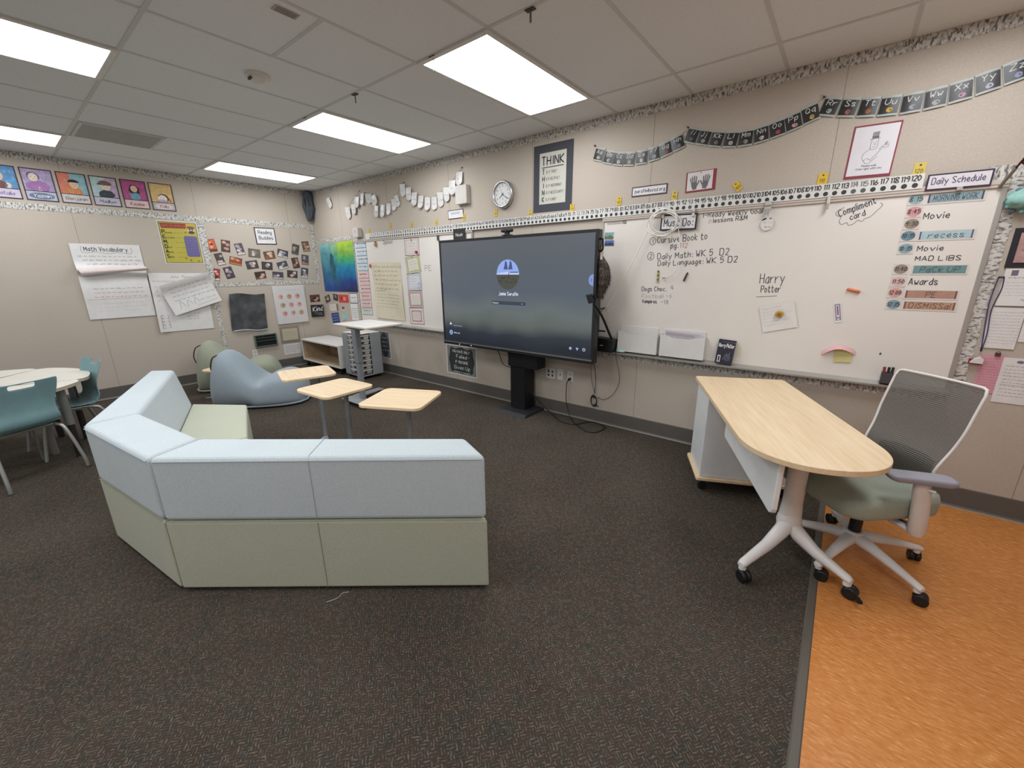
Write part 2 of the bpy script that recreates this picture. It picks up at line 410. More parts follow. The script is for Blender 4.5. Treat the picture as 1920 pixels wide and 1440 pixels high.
def rrect(w, h, r, n=4, cx=0, cy=0):
    P = []
    for sx, sy, a in ((1, 1, 0), (-1, 1, PI/2), (-1, -1, PI), (1, -1, 1.5*PI)):
        for k in range(n+1):
            t = a+PI/2*k/n; P.append((cx+sx*(w/2-r)+r*math.cos(t), cy+sy*(h/2-r)+r*math.sin(t)))
    return P
# ---------------------------------------------------------------- the room
H = 2.8124; X1, Y1 = 10.4, -8.0          # the room runs on behind the camera
def structure(o): o['kind'] = 'structure'; return o
b = MB(); b.box(-.1, Y1, -.05, 7.27, 0, 0, CARPET); structure(b.build('floor'))
b = MB(); b.box(7.30, Y1, -.05, X1, 0, 0, VINYL); structure(b.build('floor'))
STRIP = C('#5b554d', .5)
b = MB(); b.loft([(7.268, Y1, 0), (7.303, Y1, 0), (7.298, Y1, .004), (7.274, Y1, .006)], [(7.268, 0, 0), (7.303, 0, 0), (7.298, 0, .004), (7.274, 0, .006)], STRIP)
b.box(7.27, Y1, -.05, 7.30, 0, 0, STRIP); structure(b.build('trim_1'))
SEAM = C('#8d8377', .8)
b = MB(); b.box(-.1, 0, -.05, X1, .1, H+.1, WALL)
for k in range(8): x = .87+1.22*k; b.box(x-.0016, -.0008, .14, x+.0016, 0, H, SEAM)
structure(b.build('wall_back'))
b = MB(); b.box(-.1, Y1, -.05, 0, 0, H+.1, WALL)
for k in range(6): y = -.412-1.224*k; b.box(0, y-.0016, .14, .0008, y+.0016, H, SEAM)
structure(b.build('wall_left'))
PALE = C('#e9e8e4', .8)
b = MB(); b.box(X1, Y1, -.05, X1+.1, .1, H+.1, PALE); structure(b.build('wall_right'))
b = MB(); b.box(-.1, Y1-.1, -.05, X1, Y1, H+.1, PALE); structure(b.build('wall_front'))
b = MB(); b.box(-.1, Y1-.1, H, X1+.1, .1, H+.1, CEIL); ceiling = structure(b.build('ceiling'))
b = MB(); TBAR = C('#cfcfce', .6)
gx = [.57, 1.18, 1.79, 2.4, 3.0, 3.61, 4.205, 4.81, 5.42, 6.03, 6.64, 7.25, 7.86, 8.47, 9.08, 9.69, 10.3]
gy = [-.44, -1.66, -2.88, -4.1, -5.32, -6.54, -7.76]
for x in gx: b.box(x-.011, Y1, H-.003, x+.011, 0, H+.001, TBAR)
for y in gy: b.box(0, y-.011, H-.0032, X1, y+.011, H+.001, TBAR)
b.box(4.205, -2.281, H-.0031, 4.81, -2.259, H+.001, TBAR)
structure(b.build('ceiling_grid', ceiling))
BASE = C('#5c5853', .5); LIP_LIT = C('#8f8a84', .4)  # lip colour is lighter to paint in the light it reflects
def baseboard(name, pts):
    b = MB(); (ax, ay), (bx, by) = pts; dx, dy = bx-ax, by-ay; L = math.hypot(dx, dy); nx, ny = dy/L, -dx/L
    prof = [(0, 0), (.016, 0), (.014, .006), (.007, .016), (.005, .134), (.003, .14), (0, .14)]
    b.loft([(ax+nx*d, ay+ny*d, z) for d, z in prof], [(bx+nx*d, by+ny*d, z) for d, z in prof], BASE)
    b.loft([(ax+nx*d, ay+ny*d, z) for d, z in [(.013, .0), (.019, .0), (.017, .005), (.013, .006)]], [(bx+nx*d, by+ny*d, z) for d, z in [(.013, .0), (.019, .0), (.017, .005), (.013, .006)]], LIP_LIT)
    structure(b.build(name))
baseboard('baseboard_back', ((.018, 0), (X1, 0)))
baseboard('baseboard_left', ((0, Y1), (0, -.0)))

# ceiling light panels: (tile corner x0, y0) and the words that single each one out
def ceiling_light(x0, y0, label):
    t = thing('ceiling_light', label, 'ceiling light', (x0+.303, y0+.61, H), 0, 'fluorescent ceiling panels')
    b = MB(); w, l, f = .303, .61, .033
    for q in ((-w, -l, -w+f, l), (w-f, -l, w, l), (-w+f, -l, w-f, -l+f), (-w+f, l-f, w-f, l)):
        b.box(q[0], q[1], -.012, q[2], q[3], -.001, WFRAME)
    b.build('frame', t, bevel=.003)
    b = MB(); b.face([(-w+f, -l+f, -.006), (-w+f, l-f, -.006), (w-f, l-f, -.006), (w-f, -l+f, -.006)], LAMPM); b.build('diffuser', t)
for x, y, lab in ((4.812, -1.66, 'bright white ceiling light panel nearest the whiteboard wall, largest in view'),
                  (3.002, -1.66, 'bright white ceiling light panel between the largest panel and the corner panel'),
                  (.572, -1.66, 'bright white ceiling light panel nearest the corner of the two walls'),
                  (3.002, -4.1, 'bright white ceiling light panel cut off at the upper left edge of view'),
                  (.572, -4.1, 'bright white ceiling light panel above the row of portrait drawings'),
                  (4.812, -4.1, 'white ceiling light panel above the L shaped sofa, overhead'),
                  (7.25, -1.66, 'white ceiling light panel above the teacher desk, just out of view'),
                  (7.25, -4.1, 'added unseen white ceiling light panel directly overhead above the edge of the carpet'),  # added panel out of view, fills in light from the camera side
                  (3.002, -6.54, 'added unseen white ceiling light panel at the back of the room over the carpet'),  # added behind the camera to throw light on the sofa back
                  (4.812, -6.54, 'added unseen white ceiling light panel at the back of the room near the middle'),  # also added, lifts the sofa back and the low back wall
                  (7.25, -6.54, 'added unseen white ceiling light panel at the back of the room over the orange floor')):  # added so the unseen rear of the room bounces light to the ceiling
    ceiling_light(x, y, lab)
t = thing('ceiling_vent', 'large flat grey return air grille set in the ceiling tiles', 'vent', (1.5, -2.56, H))
b = MB(); VG = C('#bdbcba', .7); VD = C('#a5a4a2', .8)
b.box(-.27, -.29, -.004, .27, .29, -.001, VD); b.build('back_plate', t)
b = MB()
for q in ((-.285, -.3, -.26, .3), (.26, -.3, .285, .3), (-.26, -.3, .26, -.275), (-.26, .275, .26, .3)): b.box(q[0], q[1], -.012, q[2], q[3], -.001, TBAR)
b.build('frame', t)
b = MB()
for k in range(27): y = -.265+k*.0204; b.loft([(-.26, y, -.004), (-.26, y+.004, -.004), (-.26, y+.013, -.011), (-.26, y+.01, -.011)], [(.26, y, -.004), (.26, y+.004, -.004), (.26, y+.013, -.011), (.26, y+.01, -.011)], VG)
b.build('slats', t)
b = MB(); b.box(-.028, -.06, -.004, .028, .06, -.0005, C('#b5b2ae', .8))
for k in range(5): b.box(-.022+k*.01, -.05, -.006, -.018+k*.01, .05, -.004, C('#9c9996', .8))
tag(b.build('vent_plate', loc=(4.727, -2.42, H)), 'small faint slotted plate in a ceiling tile near the top edge', 'vent')
t = thing('smoke_detector', 'round white smoke detector on the ceiling', 'smoke detector', (3.87, -2.23, H))
b = MB(); b.cyl((0, 0, -.016), (0, 0, -.0005), .075, WFRAME, 28); b.build('base', t)
b = MB(); b.tube([(0, 0, -.016), (0, 0, -.034), (0, 0, -.046), (0, 0, -.05)], [.055, .05, .036, .016], WFRAME, 24); b.build('cap', t)
b = MB(); b.box(-.02, -.058, -.04, .02, -.046, -.026, C('#4a4846', .6)); b.build('sensor_slot', t)
def ceiling_hook(x, y, label, loop):
    t = thing('ceiling_hook', label, 'hook', (x, y, H), 0, 'hooks clipped to the ceiling grid')
    b = MB(); b.box(-.026, -.014, -.009, .026, .014, -.0035, C('#4b4845', .5, .4)); b.build('clip', t)
    b = MB()
    if loop: b.tube([(0, 0, -.009), (.002, 0, -.03), (.01, 0, -.05), (.012, 0, -.07), (0, 0, -.084), (-.011, 0, -.07), (-.005, 0, -.05), (.003, 0, -.036)], .002, C('#6d6a66', .4, .7), 6)
    else: b.box(-.004, -.001, -.062, .008, .001, -.009, C('#77736f', .6))
    b.build('wire_loop' if loop else 'tab', t)
ceiling_hook(4.09, -1.65, 'dark clip with a hanging tab on the ceiling between two light panels', 0)
ceiling_hook(5.70, -1.65, 'dark clip with a hanging tab on the ceiling right of the largest light panel', 0)
ceiling_hook(4.96, -1.648, 'dark clip with a wire loop at the corner of the largest light panel', 1)
ceiling_hook(3.33, -1.648, 'dark clip with a wire loop at the middle light panel', 1)

# ---------------------------------------------------------------- bulletin borders
def border(face, u0, v0, u1, v1, w, label, side=1, d=.0015, wave=.055):
    """paper border from (u0,v0) to (u1,v1); its scalloped edge lies on the given side"""
    b = MB(); L = math.hypot(u1-u0, v1-v0); n = max(8, int(L/(wave/6)))
    top, bot = [], []
    for i in range(n+1):
        x = L*i/n; top.append((x, 0, w/2*side)); bot.append((x, 0, -side*(w/2+.004*math.cos(2*PI*x/wave)+.003*math.sin(2*PI*x/wave*.37))))
    off = lambda r, k: [(p[0], k, p[2]) for p in r]
    b.grid([off(top, -.0008), off(bot, -.0008)], BORDER, sm=False); b.grid([off(top, 0), off(bot, 0)], BORDER, sm=False)
    o = b.build('bulletin_border')
    pose(o, face, u0, v0, math.degrees(math.atan2(v1-v0, u1-u0)), d)
    tag(o, label, 'border', 'black and white bulletin borders')
border('R', .01, 2.778, X1-.02, 2.778, .066, 'scalloped black and white border along the ceiling above the whiteboards', 1)
border('L', -7.9, 2.78, -.01, 2.78, .066, 'scalloped black and white border along the ceiling above the portrait drawings', 1)
border('L', -7.9, 2.266, -.02, 2.266, .064, 'long horizontal border below the portrait drawings', 1, .002)
border('L', -1.612, 2.233, -1.608, 1.40, .08, 'vertical border between the yellow poster and the small photos', 1, .003)
border('L', -1.62, 1.372, -.02, 1.372, .055, 'horizontal border underneath the cluster of small photos', 1, .0035)
border('L', -1.625, 1.34, -1.60, .16, .058, 'vertical border hanging below the photo cluster, behind the turned chart paper', 1, .002)
border('L', -.045, 2.23, -.045, 1.40, .062, 'vertical border at the corner right of the small photos', -1, .003)
border('R', 1.17, 2.04, .02, 2.04, .062, 'pale border above the blue and green poster', -1, .002)
border('R', 1.15, 2.0, 1.15, .78, .05, 'narrow vertical border between the blue poster and the whiteboard', 1, .002)
border('R', 1.165, .735, 3.7, .735, .062, 'border under the far whiteboard left of the television', 1, .002)
border('R', 5.31, .728, 7.80, .728, .066, 'border under the right whiteboard tray', 1, .002)
border('R', 7.818, .80, 7.818, 2.0, .062, 'vertical border along the right edge of the right whiteboard', 1, .0025)
border('R', 7.70, 2.035, 8.4, 2.035, .07, 'short border right of the daily schedule sign', 1, .0015)

# ---------------------------------------------------------------- whiteboards
def whiteboard(x0, x1, z0, z1, label):
    t = thing('whiteboard', label, 'whiteboard', (x0, 0, z0)); w, h = x1-x0, z1-z0
    b = MB(); b.box(0, -.012, 0, w, -.0005, h, BOARD); b.build('writing_surface', t)
    b = MB(); f = .02
    b.box(-.004, -.02, -.004, f*.6, -.0004, h, ALU); b.build('side_frame', t, bevel=.003)
    b = MB(); b.box(w-f, -.02, -.004, w+.004, -.0004, h, ALU); b.build('side_frame', t, bevel=.003)
    b = MB(); b.box(-.004, -.024, h-.012, w+.004, -.0004, h+.03, C('#c3b7ab', .5)); b.box(-.004, -.026, h+.002, w+.004, -.022, h+.006, C('#8a7a70', .6))
    b.build('map_rail', t, bevel=.002)
    b = MB()
    b.loft([(0, 0-.0004, -.012), (0, -.075, -.03), (0, -.085, -.026), (0, -.085, -.014), (0, -.076, -.012), (0, -.07, -.018), (0, -.013, .0)],
           [(w, 0-.0004, -.012), (w, -.075, -.03), (w, -.085, -.026), (w, -.085, -.014), (w, -.076, -.012), (w, -.07, -.018), (w, -.013, .0)], ALU)
    b.build('marker_tray', t)
    return t
boardA = whiteboard(1.175, 3.685, .79, 1.975, 'far whiteboard left of the television with charts and certificates')
boardB = whiteboard(5.34, 7.79, .785, 1.965, 'large right whiteboard with marker notes and the daily schedule')
def board_writing(board, name, x0, z0, fn, label=None):
    b = MB(); fn(b); o = b.build(name, board); o.location = (x0-board.location.x, -.0125, z0-board.location.z)
    if label: o['label'] = label
MK = C('#4a4750', .7); MKF = C('#8a868c', .7); MKR = C('#c08a86', .7); MKL = C('#b7b2b0', .7)
def w1(b):
    b.fit('1-Ready Weekly Goal', 6.2, 6.61, 1.921, .036, .0045, MK, 1, jit=.05)
    b.fit('21', 6.245, 6.265, 1.877, .026, .004, MKL, 1); b.fit('lessons R&M', 6.282, 6.515, 1.877, .032, .0045, MK, 1, .02)
board_writing(boardB, 'marker_writing', 0, 0, w1, 'goal note in black marker')
def circ(b, x, z, r, m): b.line([(x+r*.85*math.cos(a*PI/8), z+r*math.sin(a*PI/8)) for a in range(17)], .004, m, 1)
def w2(b):
    circ(b, 5.813, 1.763, .03, MK); b.text('1', 5.813, 1.747, .032, .0045, MK, 1, 'c')
    b.fit('Cursive Book to', 5.852, 6.25, 1.745, .05, .005, MK, 1, .03, jit=.04)
    b.fit('pg.', 5.97, 6.03, 1.70, .042, .005, MK, 1); b.fit('112', 6.045, 6.105, 1.70, .036, .004, MKR, 1)
board_writing(boardB, 'marker_writing', 0, 0, w2, 'first numbered task in dark marker')
def w2b(b):
    circ(b, 5.806, 1.64, .033, MK); b.text('2', 5.806, 1.623, .034, .0045, MK, 1, 'c')
    b.fit('Daily Math:', 5.866, 6.155, 1.613, .046, .005, MK, 1, .035, jit=.04); b.fit('WK 5  D2', 6.18, 6.42, 1.627, .05, .005, MK, 1, .03)
    b.fit('Daily Language:', 5.874, 6.24, 1.559, .042, .005, MK, 1, .03, jit=.04); b.fit('WK 5 D2', 6.265, 6.486, 1.572, .045, .005, MK, 1, .03)
board_writing(boardB, 'marker_writing', 0, 0, w2b, 'second numbered task in dark marker')
def w3(b):
    b.fit('Dogs Choc.', 5.748, 5.965, 1.343, .038, .0048, MK, 1, .02); b.fit('4', 6.0, 6.025, 1.362, .036, .004, MKF, 1)
    b.fit('Football -6', 5.753, 6.017, 1.283, .034, .004, MKL, 1, .03); b.fit('Vampires', 5.760, 5.89, 1.24, .03, .005, MK, 1); b.fit('-13', 5.93, 5.988, 1.24, .03, .0045, MKF, 1)
board_writing(boardB, 'marker_writing', 0, 0, w3, 'three line vote tally')
def w4(b):
    b.fit('Harry', 6.66, 6.815, 1.42, .072, .0048, MK, 1, .03); b.fit('Potter', 6.676, 6.80, 1.353, .05, .0048, MK, 1, .04); b.line([(6.65, 1.319), (6.785, 1.331)], .003, MK, 1)
board_writing(boardB, 'marker_writing', 0, 0, w4, 'two word title with a line below')
def w5(b):
    b.fit('Compliment', 7.066, 7.255, 1.858, .044, .0045, MK, 1, .36, jit=.04); b.fit('card', 7.128, 7.205, 1.832, .036, .0045, MK, 1, .33)
    b.line([(7.262, 1.925), (7.275, 1.91), (7.25, 1.875), (7.225, 1.845), (7.2, 1.835), (7.19, 1.82), (7.165, 1.828), (7.15, 1.81), (7.125, 1.80), (7.11, 1.818), (7.085, 1.808), (7.07, 1.83), (7.075, 1.855), (7.05, 1.868), (7.045, 1.885), (7.06, 1.9), (7.085, 1.915)], .0035, MKF, 1, True)
board_writing(boardB, 'marker_writing', 0, 0, w5, 'two words inside a hand drawn cloud')
def w6(b):
    b.fit('Movie', 7.479, 7.59, 1.81, .036, .0045, MK, 1); b.fit('Movie', 7.486, 7.60, 1.625, .03, .0042, MK, 1); b.fit('MAD LIBS', 7.488, 7.685, 1.567, .027, .0042, MK, 1)
    b.fit('Awards', 7.484, 7.613, 1.422, .04, .0048, MK, 1)
board_writing(boardB, 'marker_writing', 0, 0, w6, 'schedule words beside the round time cards')
def w7(b):
    b.rect(5.457, 1.934, .15, .018, C('#bfb0aa', .7), 1); b.scrib(5.375, 5.52, 1.938, .008, .0016, MKF, 2); b.scrib(5.375, 5.50, 1.925, .007, .0014, MKF, 2)
    b.rect(5.548, 1.935, .03, .026, C('#6c6864', .7), 1); b.line([(5.538, 1.926), (5.555, 1.943)], .004, PAPER, 2); b.ell(7.43, .968, .006, .008, C('#5b5650', .8), 1)
board_writing(boardB, 'printed_marks', 0, 0, w7, 'small printed maker label and a smudge')
def w8(b):
    b.fit('Opinion', 1.92, 2.14, 1.905, .055, .006, C('#6f6a6c', .7), 1, slant=.15)
board_writing(boardA, 'marker_writing', 0, 0, w8, 'faint word at the top of the board')
board_writing(boardA, 'marker_writing', 0, 0, lambda b: b.fit('PE', 2.80, 2.925, 1.54, .065, .006, MKF, 1), 'two faint letters')
# ---------------------------------------------------------------- sheets on the walls
def card(name, label, cat, face, cu, cz, w, h, rot, draw=None, d=.001, t=.0012, paper=None, group=None, parent=None):
    b = MB(); b.slab(0, 0, w, h, t, paper or PAPER); b.base = t
    if draw: draw(b, w, h)
    o = b.build(name); pose(o, face, cu, cz, rot, d); return tag(o, label, cat, group)
def outline(b, w, h, t, m, l=1):
    b.rect(0, h/2-t/2, w, t, m, l); b.rect(0, -h/2+t/2, w, t, m, l); b.rect(-w/2+t/2, 0, t, h-2*t, m, l); b.rect(w/2-t/2, 0, t, h-2*t, m, l)
SKIN = C('#d9b99d', .8, var=.08, scale=40)
def blotch(b, m, cx, cy, rx, ry, l, n=14, k=.12):
    b.poly([(cx+rx*(1+random.uniform(-k, k))*math.cos(2*PI*i/n), cy+ry*(1+random.uniform(-k, k))*math.sin(2*PI*i/n)) for i in range(n)], m, l)
def W_(hexc, var=.16): return C(hexc, .8, var=var, scale=24, soft=.80)      # brushed watercolour
def portrait(i, cu, label, fn, band, name, inkc, plate=None):
    def dr(b, w, h):
        top, cut = h/2-.008, -h/2+.098
        fn(b, w, h, cut, top)
        b.rect(0, (cut-h/2)/2, w, cut+h/2, W_(band, .06), 5)
        if plate: b.ell(0, (cut-h/2)/2, w*.40, .034, W_(plate, .1), 6)
        b.text(name, 0, (cut-h/2)/2-.014, .034, .0045, W_(inkc, .1), 7, 'c', slant=.15, gap=.9, xs=min(1.1, .19/max(b.width(name, .034, 1, .9), .01)))
        outline(b, w, h, .009, PURPLE, 8); b.rect(0, cut, w, .007, PURPLE, 8)
    card('portrait_drawing', label, 'drawing', 'L', cu, 2.50, .243, .327, 0, dr, group='student portrait drawings')
def bgrect(b, w, cut, top, m, l=1, x0=None, x1=None):
    x0 = -w/2 if x0 is None else x0; x1 = w/2 if x1 is None else x1
    b.rect((x0+x1)/2, (cut+top)/2, x1-x0, top-cut, m, l)
def streaks(b, w, cut, top, hexc, n=12, l=2):
    for _ in range(n):
        x = random.uniform(-w/2+.02, w/2-.02); y = random.uniform(cut+.02, top-.03)
        b.line([(x, y), (x+random.uniform(-.02, .02), y+random.uniform(.015, .04))], random.uniform(.004, .012), W_(hexc), l)
def face_(b, cx, cy, r, l=4, skin=SKIN):
    b.ell(cx, cy, r*.85, r, skin, l)
    b.ell(cx-r*.33, cy+r*.1, r*.1, r*.07, INK, l+.4); b.ell(cx+r*.33, cy+r*.1, r*.1, r*.07, INK, l+.4); b.line([(cx-r*.2, cy-r*.45), (cx+r*.2, cy-r*.42)], r*.1, W_('#9b5f55'), l+.4)
def p0(b, w, h, c, t):
    bgrect(b, w, c, t, W_('#4d8fc4')); streaks(b, w, c, t, '#6fa9d2'); blotch(b, W_('#7a4a3f'), -.03, c+.035, .075, .04, 3); face_(b, -.02, c+.12, .05); blotch(b, W_('#d8cdb8'), .045, c+.03, .02, .03, 3); blotch(b, W_('#c9b48e'), -.05, c+.165, .035, .02, 5)
def p1(b, w, h, c, t):
    bgrect(b, w, c, t, W_('#a594bb')); streaks(b, w, c, t, '#b9a9cb', 16); blotch(b, W_('#a06aa6'), -.005, c+.045, .095, .06, 3); blotch(b, W_('#6f5578'), -.03, c+.15, .048, .042, 3); face_(b, -.03, c+.14, .042, 4, W_('#e0cdbb')); b.poly([(-.01, c+.005), (.012, c+.005), (.0, c+.05)], W_('#e6dfe0'), 4); b.ell(0, c+.02, .004, .012, INK, 4.6)
def p2(b, w, h, c, t):
    bgrect(b, w, c, t, W_('#7fb0b8')); bgrect(b, w, c, t, W_('#d5744f'), 2, -w/2, -.012); streaks(b, w, c, t, '#8fbcc2', 5, 2.4); blotch(b, W_('#cf7f3e'), .0, c+.035, .075, .045, 3); face_(b, .01, c+.105, .042); b.ell(.008, c+.128, .046, .032, W_('#2b2729'), 4.3, 14, 0, PI)
def p3(b, w, h, c, t):
    bgrect(b, w, c, t, W_('#a9c6c4')); bgrect(b, w, c, t, W_('#b49db5'), 2, .02, w/2); streaks(b, w, c, t, '#b7cfcd', 6, 2.4); blotch(b, W_('#3f4449'), .01, c+.035, .072, .048, 3); face_(b, .015, c+.125, .048, 4, W_('#dcc9b6')); b.ell(.01, c+.145, .06, .042, W_('#80524f'), 4.3, 14, 0, PI); b.rect(.0, c+.142, .12, .012, W_('#5c4a48'), 4.6)
def p4(b, w, h, c, t):
    bgrect(b, w, c, t, W_('#b23f80')); streaks(b, w, c, t, '#c25a93', 10); blotch(b, W_('#4f2f2b'), .0, c+.11, .052, .07, 3); blotch(b, W_('#5b9bb0'), .0, c+.04, .05, .045, 4); face_(b, .0, c+.13, .038, 4.6)
def p5(b, w, h, c, t):
    bgrect(b, w, c, t, W_('#d9b160')); streaks(b, w, c, t, '#e0bd77', 8); b.ell(.01, c+.055, .058, .05, W_('#6b4a3b'), 3); b.ell(.0, c+.045, .048, .046, W_('#e3d8cf'), 4); blotch(b, W_('#b9a1b6'), -.005, c+.018, .05, .02, 5, k=.05)
    b.line([(.03, c+.1), (.06, c+.06), (.085, c+.015)], .012, W_('#6b4a3b'), 5, True); b.ell(-.012, c+.055, .004, .004, INK, 5.4); b.ell(.012, c+.055, .004, .004, INK, 5.4)
portrait(0, -3.322, 'watercolor portrait on a blue background, cut by the left edge', p0, '#c9bcd0', 'Natalia', '#7b5ea3')
portrait(1, -3.053, 'lavender watercolor portrait of a figure in a purple jacket', p1, '#aeb6c8', 'Yazmin', '#d9dfe8', '#6b7690')
portrait(2, -2.784, 'watercolor portrait on a split orange and teal background, black hair', p2, '#c9c2be', 'Benjamin', '#7c7673')
portrait(3, -2.517, 'watercolor portrait on pale teal and mauve, dark jacket and cap', p3, '#b9b5c0', 'Madilyn', '#5c5d78')
portrait(4, -2.245, 'watercolor portrait on a magenta background, long brown hair and blue shirt', p4, '#d6b7b2', 'Kaylee', '#8a4a3a')
portrait(5, -1.976, 'watercolor portrait on a yellow background, figure low in the frame', p5, '#b7aaa6', 'Kalia', '#a5613f', '#cfc4c4')

def pemdas(b, w, h):
    b.rect(0, 0, w-.022, h-.022, C('#b3a846', .5), 1); outline(b, w-.022, h-.022, .006, C('#4d3a2a', .6), 2)
    b.poly([(-.195, .245), (.09, .25), (.085, .185), (-.18, .18)], C('#93402f', .6), 2); b.scrib(-.17, .07, .205, .028, .005, C('#b8745c', .6), 3)
    b.poly(rrect(.15, .27, .02, 3, .115, -.045), C('#67608f', .6), 2)
    for k in range(7): b.scrib(.06, .165, .06-k*.034, .012, .002, C('#8b85ab', .6), 3)
    for k, wd in enumerate(('Please', 'Excuse', 'My', 'Dear', 'Aunt', 'Sally')):
        y = .115-k*.062; b.text(wd[0], -.185, y, .042, .009, C('#2c2c30', .6), 3); b.text(wd[1:], -.155, y, .024, .0035, C('#55572f', .6), 3); b.scrib(-.06, .02, y+.004, .014, .002, C('#6c6d33', .6), 3)
    b.ell(.14, .165, .045, .042, C('#c7b7a6', .6), 2); b.ell(.14, .14, .035, .02, C('#4a4046', .6), 3); b.ell(.125, .175, .009, .009, INK, 3); b.ell(.155, .175, .009, .009, INK, 3); b.ell(.14, .2, .045, .018, C('#8f4a3c', .6), 3)
    for x, y in ((.07, .135), (.02, -.2), (.07, -.225), (.16, -.235)):
        b.poly([(x+(.016 if k % 2 == 0 else .007)*math.sin(k*PI/5), y+(.016 if k % 2 == 0 else .007)*math.cos(k*PI/5)) for k in range(10)], C('#7d6526', .6), 3)
card('math_poster', 'yellow order of operations poster with red banner and purple box', 'poster', 'L', -1.878, 1.94, .436, .548, 0, pemdas, t=.002)

def chart_paper(name, label, w, h, cu, cz, rot, warp, draw, d=.004, nx=10, ny=40):
    b = MB(); b.warp = warp
    b.grid([[b.P2(-w/2+w*i/nx, h/2-h*j/ny) for i in range(nx+1)] for j in range(ny+1)], PAPER)
    draw(b, w, h); o = b.build(name); pose(o, 'L', cu, cz, rot, d); return tag(o, label, 'chart paper')
RED = C('#b98a85', .8); GRN = C('#8fa39d', .8); GRY = C('#8a8890', .8)
def vocab(b, w, h):
    b.fit('Math Vocabulary', -.2, .19, .36, .05, .006, C('#4c4a52', .7), 1, jit=.05)
    b.line([(-.22, .42), (-.225, .35), (-.18, .34), (-.1, .35), (0, .335), (.1, .348), (.2, .335), (.23, .36), (.225, .41)], .004, GRY, 1, True)
    for k in range(3): b.scrib(-.27+.03*k, .27, .29-.045*k, .024, .004, (GRN, GRY, GRY)[k], 1)
    for k in range(3): b.scrib(-.22, .26, -.09-.05*k, .022, .0035, (GRY, RED, RED)[k], 1)
    b.line([(-.29, -.21), (.28, -.2)], .003, RED, 1)
    for k in range(3): b.scrib(-.2, .22, -.27-.045*k, .018, .0025, C('#c3c1c6', .8), 1)
chart = chart_paper('chart_paper', 'chart paper titled Math Vocabulary with a lifted fold across it', .628, .888, -2.642, 1.449, 0, lambda x, y: .006+.055*math.exp(-((y-.13+.06*x)/.05)**2)+.012*math.exp(-((y+.1)/.16)**2), vocab, ny=60)
b = MB()      # the page behind has slipped forward as a hanging fold
def flapw(x, y): return .035*math.sin(PI*min(1, max(0, (y+.06)/.12)))
b.grid([[(-.31+.62*i/8+(.03*j/8), -.045-.03*math.sin(PI*j/8)-.012*(j/8), .165+.02*i/8-(.095-.05*i/8)*j/8) for i in range(9)] for j in range(9)], C('#d8c9c4', .8))
o = b.build('paper_fold', chart); o['label'] = 'pinkish folded strip of the sheet'
def chart2(b, w, h):
    b.scrib(-.08, .2, .32, .045, .006, RED, 1); b.line([(-.29, .285), (.1, .28)], .003, GRY, 1)
    for k in range(4): b.scrib(-.27, -.05, .2-.06*k, .026, .004, (RED, GRY, RED, RED)[k], 1)
    for k in range(4):
        for j in range(2): b.line([(-.27+j*.05, -.2-k*.045), (-.235+j*.05, -.2-k*.045), (-.235+j*.05, -.165-k*.045), (-.27+j*.05, -.165-k*.045), (-.27+j*.05, -.2-k*.045)], .004, C('#8d6f76', .8), 1)
    for k in range(3): b.scrib(.02, .16, -.17-.035*k, .02, .003, GRY, 1)
c2 = chart_paper('chart_paper', 'lower chart paper with its top page turned over to the right', .622, .779, -2.008, 1.156, -1, lambda x, y: .004+.02*math.exp(-((x+.31)/.08)**2), chart2)
b = MB(); fw, fh = .60, .42
b.warp = lambda x, y: .03+.05*math.exp(-((y-.21)/.09)**2)+.06*max(0, -y-.02)*1.2
b.grid([[b.P2(-fw/2+fw*i/10+(0 if j < 4 else 0), fh/2-fh*j/14) for i in range(11)] for j in range(15)], PAPER)
for k in range(4): b.scrib(-.22, .24, .12-.055*k, .026, .004, (RED, RED, GRN, GRY)[k], 1)
for k in range(3): b.line([(-.2+.09*k, -.15), (-.17+.09*k, -.06), (-.13+.09*k, -.13)], .005, GRN, 1, True)
b.scrib(.06, .26, -.12, .03, .003, GRY, 1); b.line([(.0, -.17), (.27, -.16)], .003, GRY, 1)
o = b.build('turned_page', c2); o.location = (.109, 0, .113); o.rotation_euler = (0, -math.radians(17.5), 0)

def framed(name, label, cat, face, cu, cz, w, h, rot, lines, bw, fm, group=None, d=.002, lw=.005, ink=None, t=.004, paper=None, scrib=0):
    th = thing(name, label, cat, group=group); pose(th, face, cu, cz, rot, d)
    b = MB(); b.slab(0, 0, w, h, t*.6, fm); b.build('backing', th)
    b = MB(); b.base = t*.6; b.slab(0, 0, w-2*bw, h-2*bw, t, paper or C('#d8d6d6', .6)); b.base = t
    for tx, x0, x1, y, hh in lines: b.fit(tx, x0, x1, y, hh, lw, ink or INK, 1)
    for k in range(scrib): b.scrib(-w*.28, w*.25, h*.16-k*h*.13, h*.07, lw*.6, ink or C('#8f866f', .7), 1)
    b.build('sign_face', th); return th
framed('framed_sign', 'white sign with black frame naming the reading buddies', 'sign', 'L', -.79, 2.082, .297, .248, 1.2, (('Reading', -.1, .09, .03, .05), ('Buddies', -.1, .1, -.05, .05)), .014, PURPLE, lw=.007)

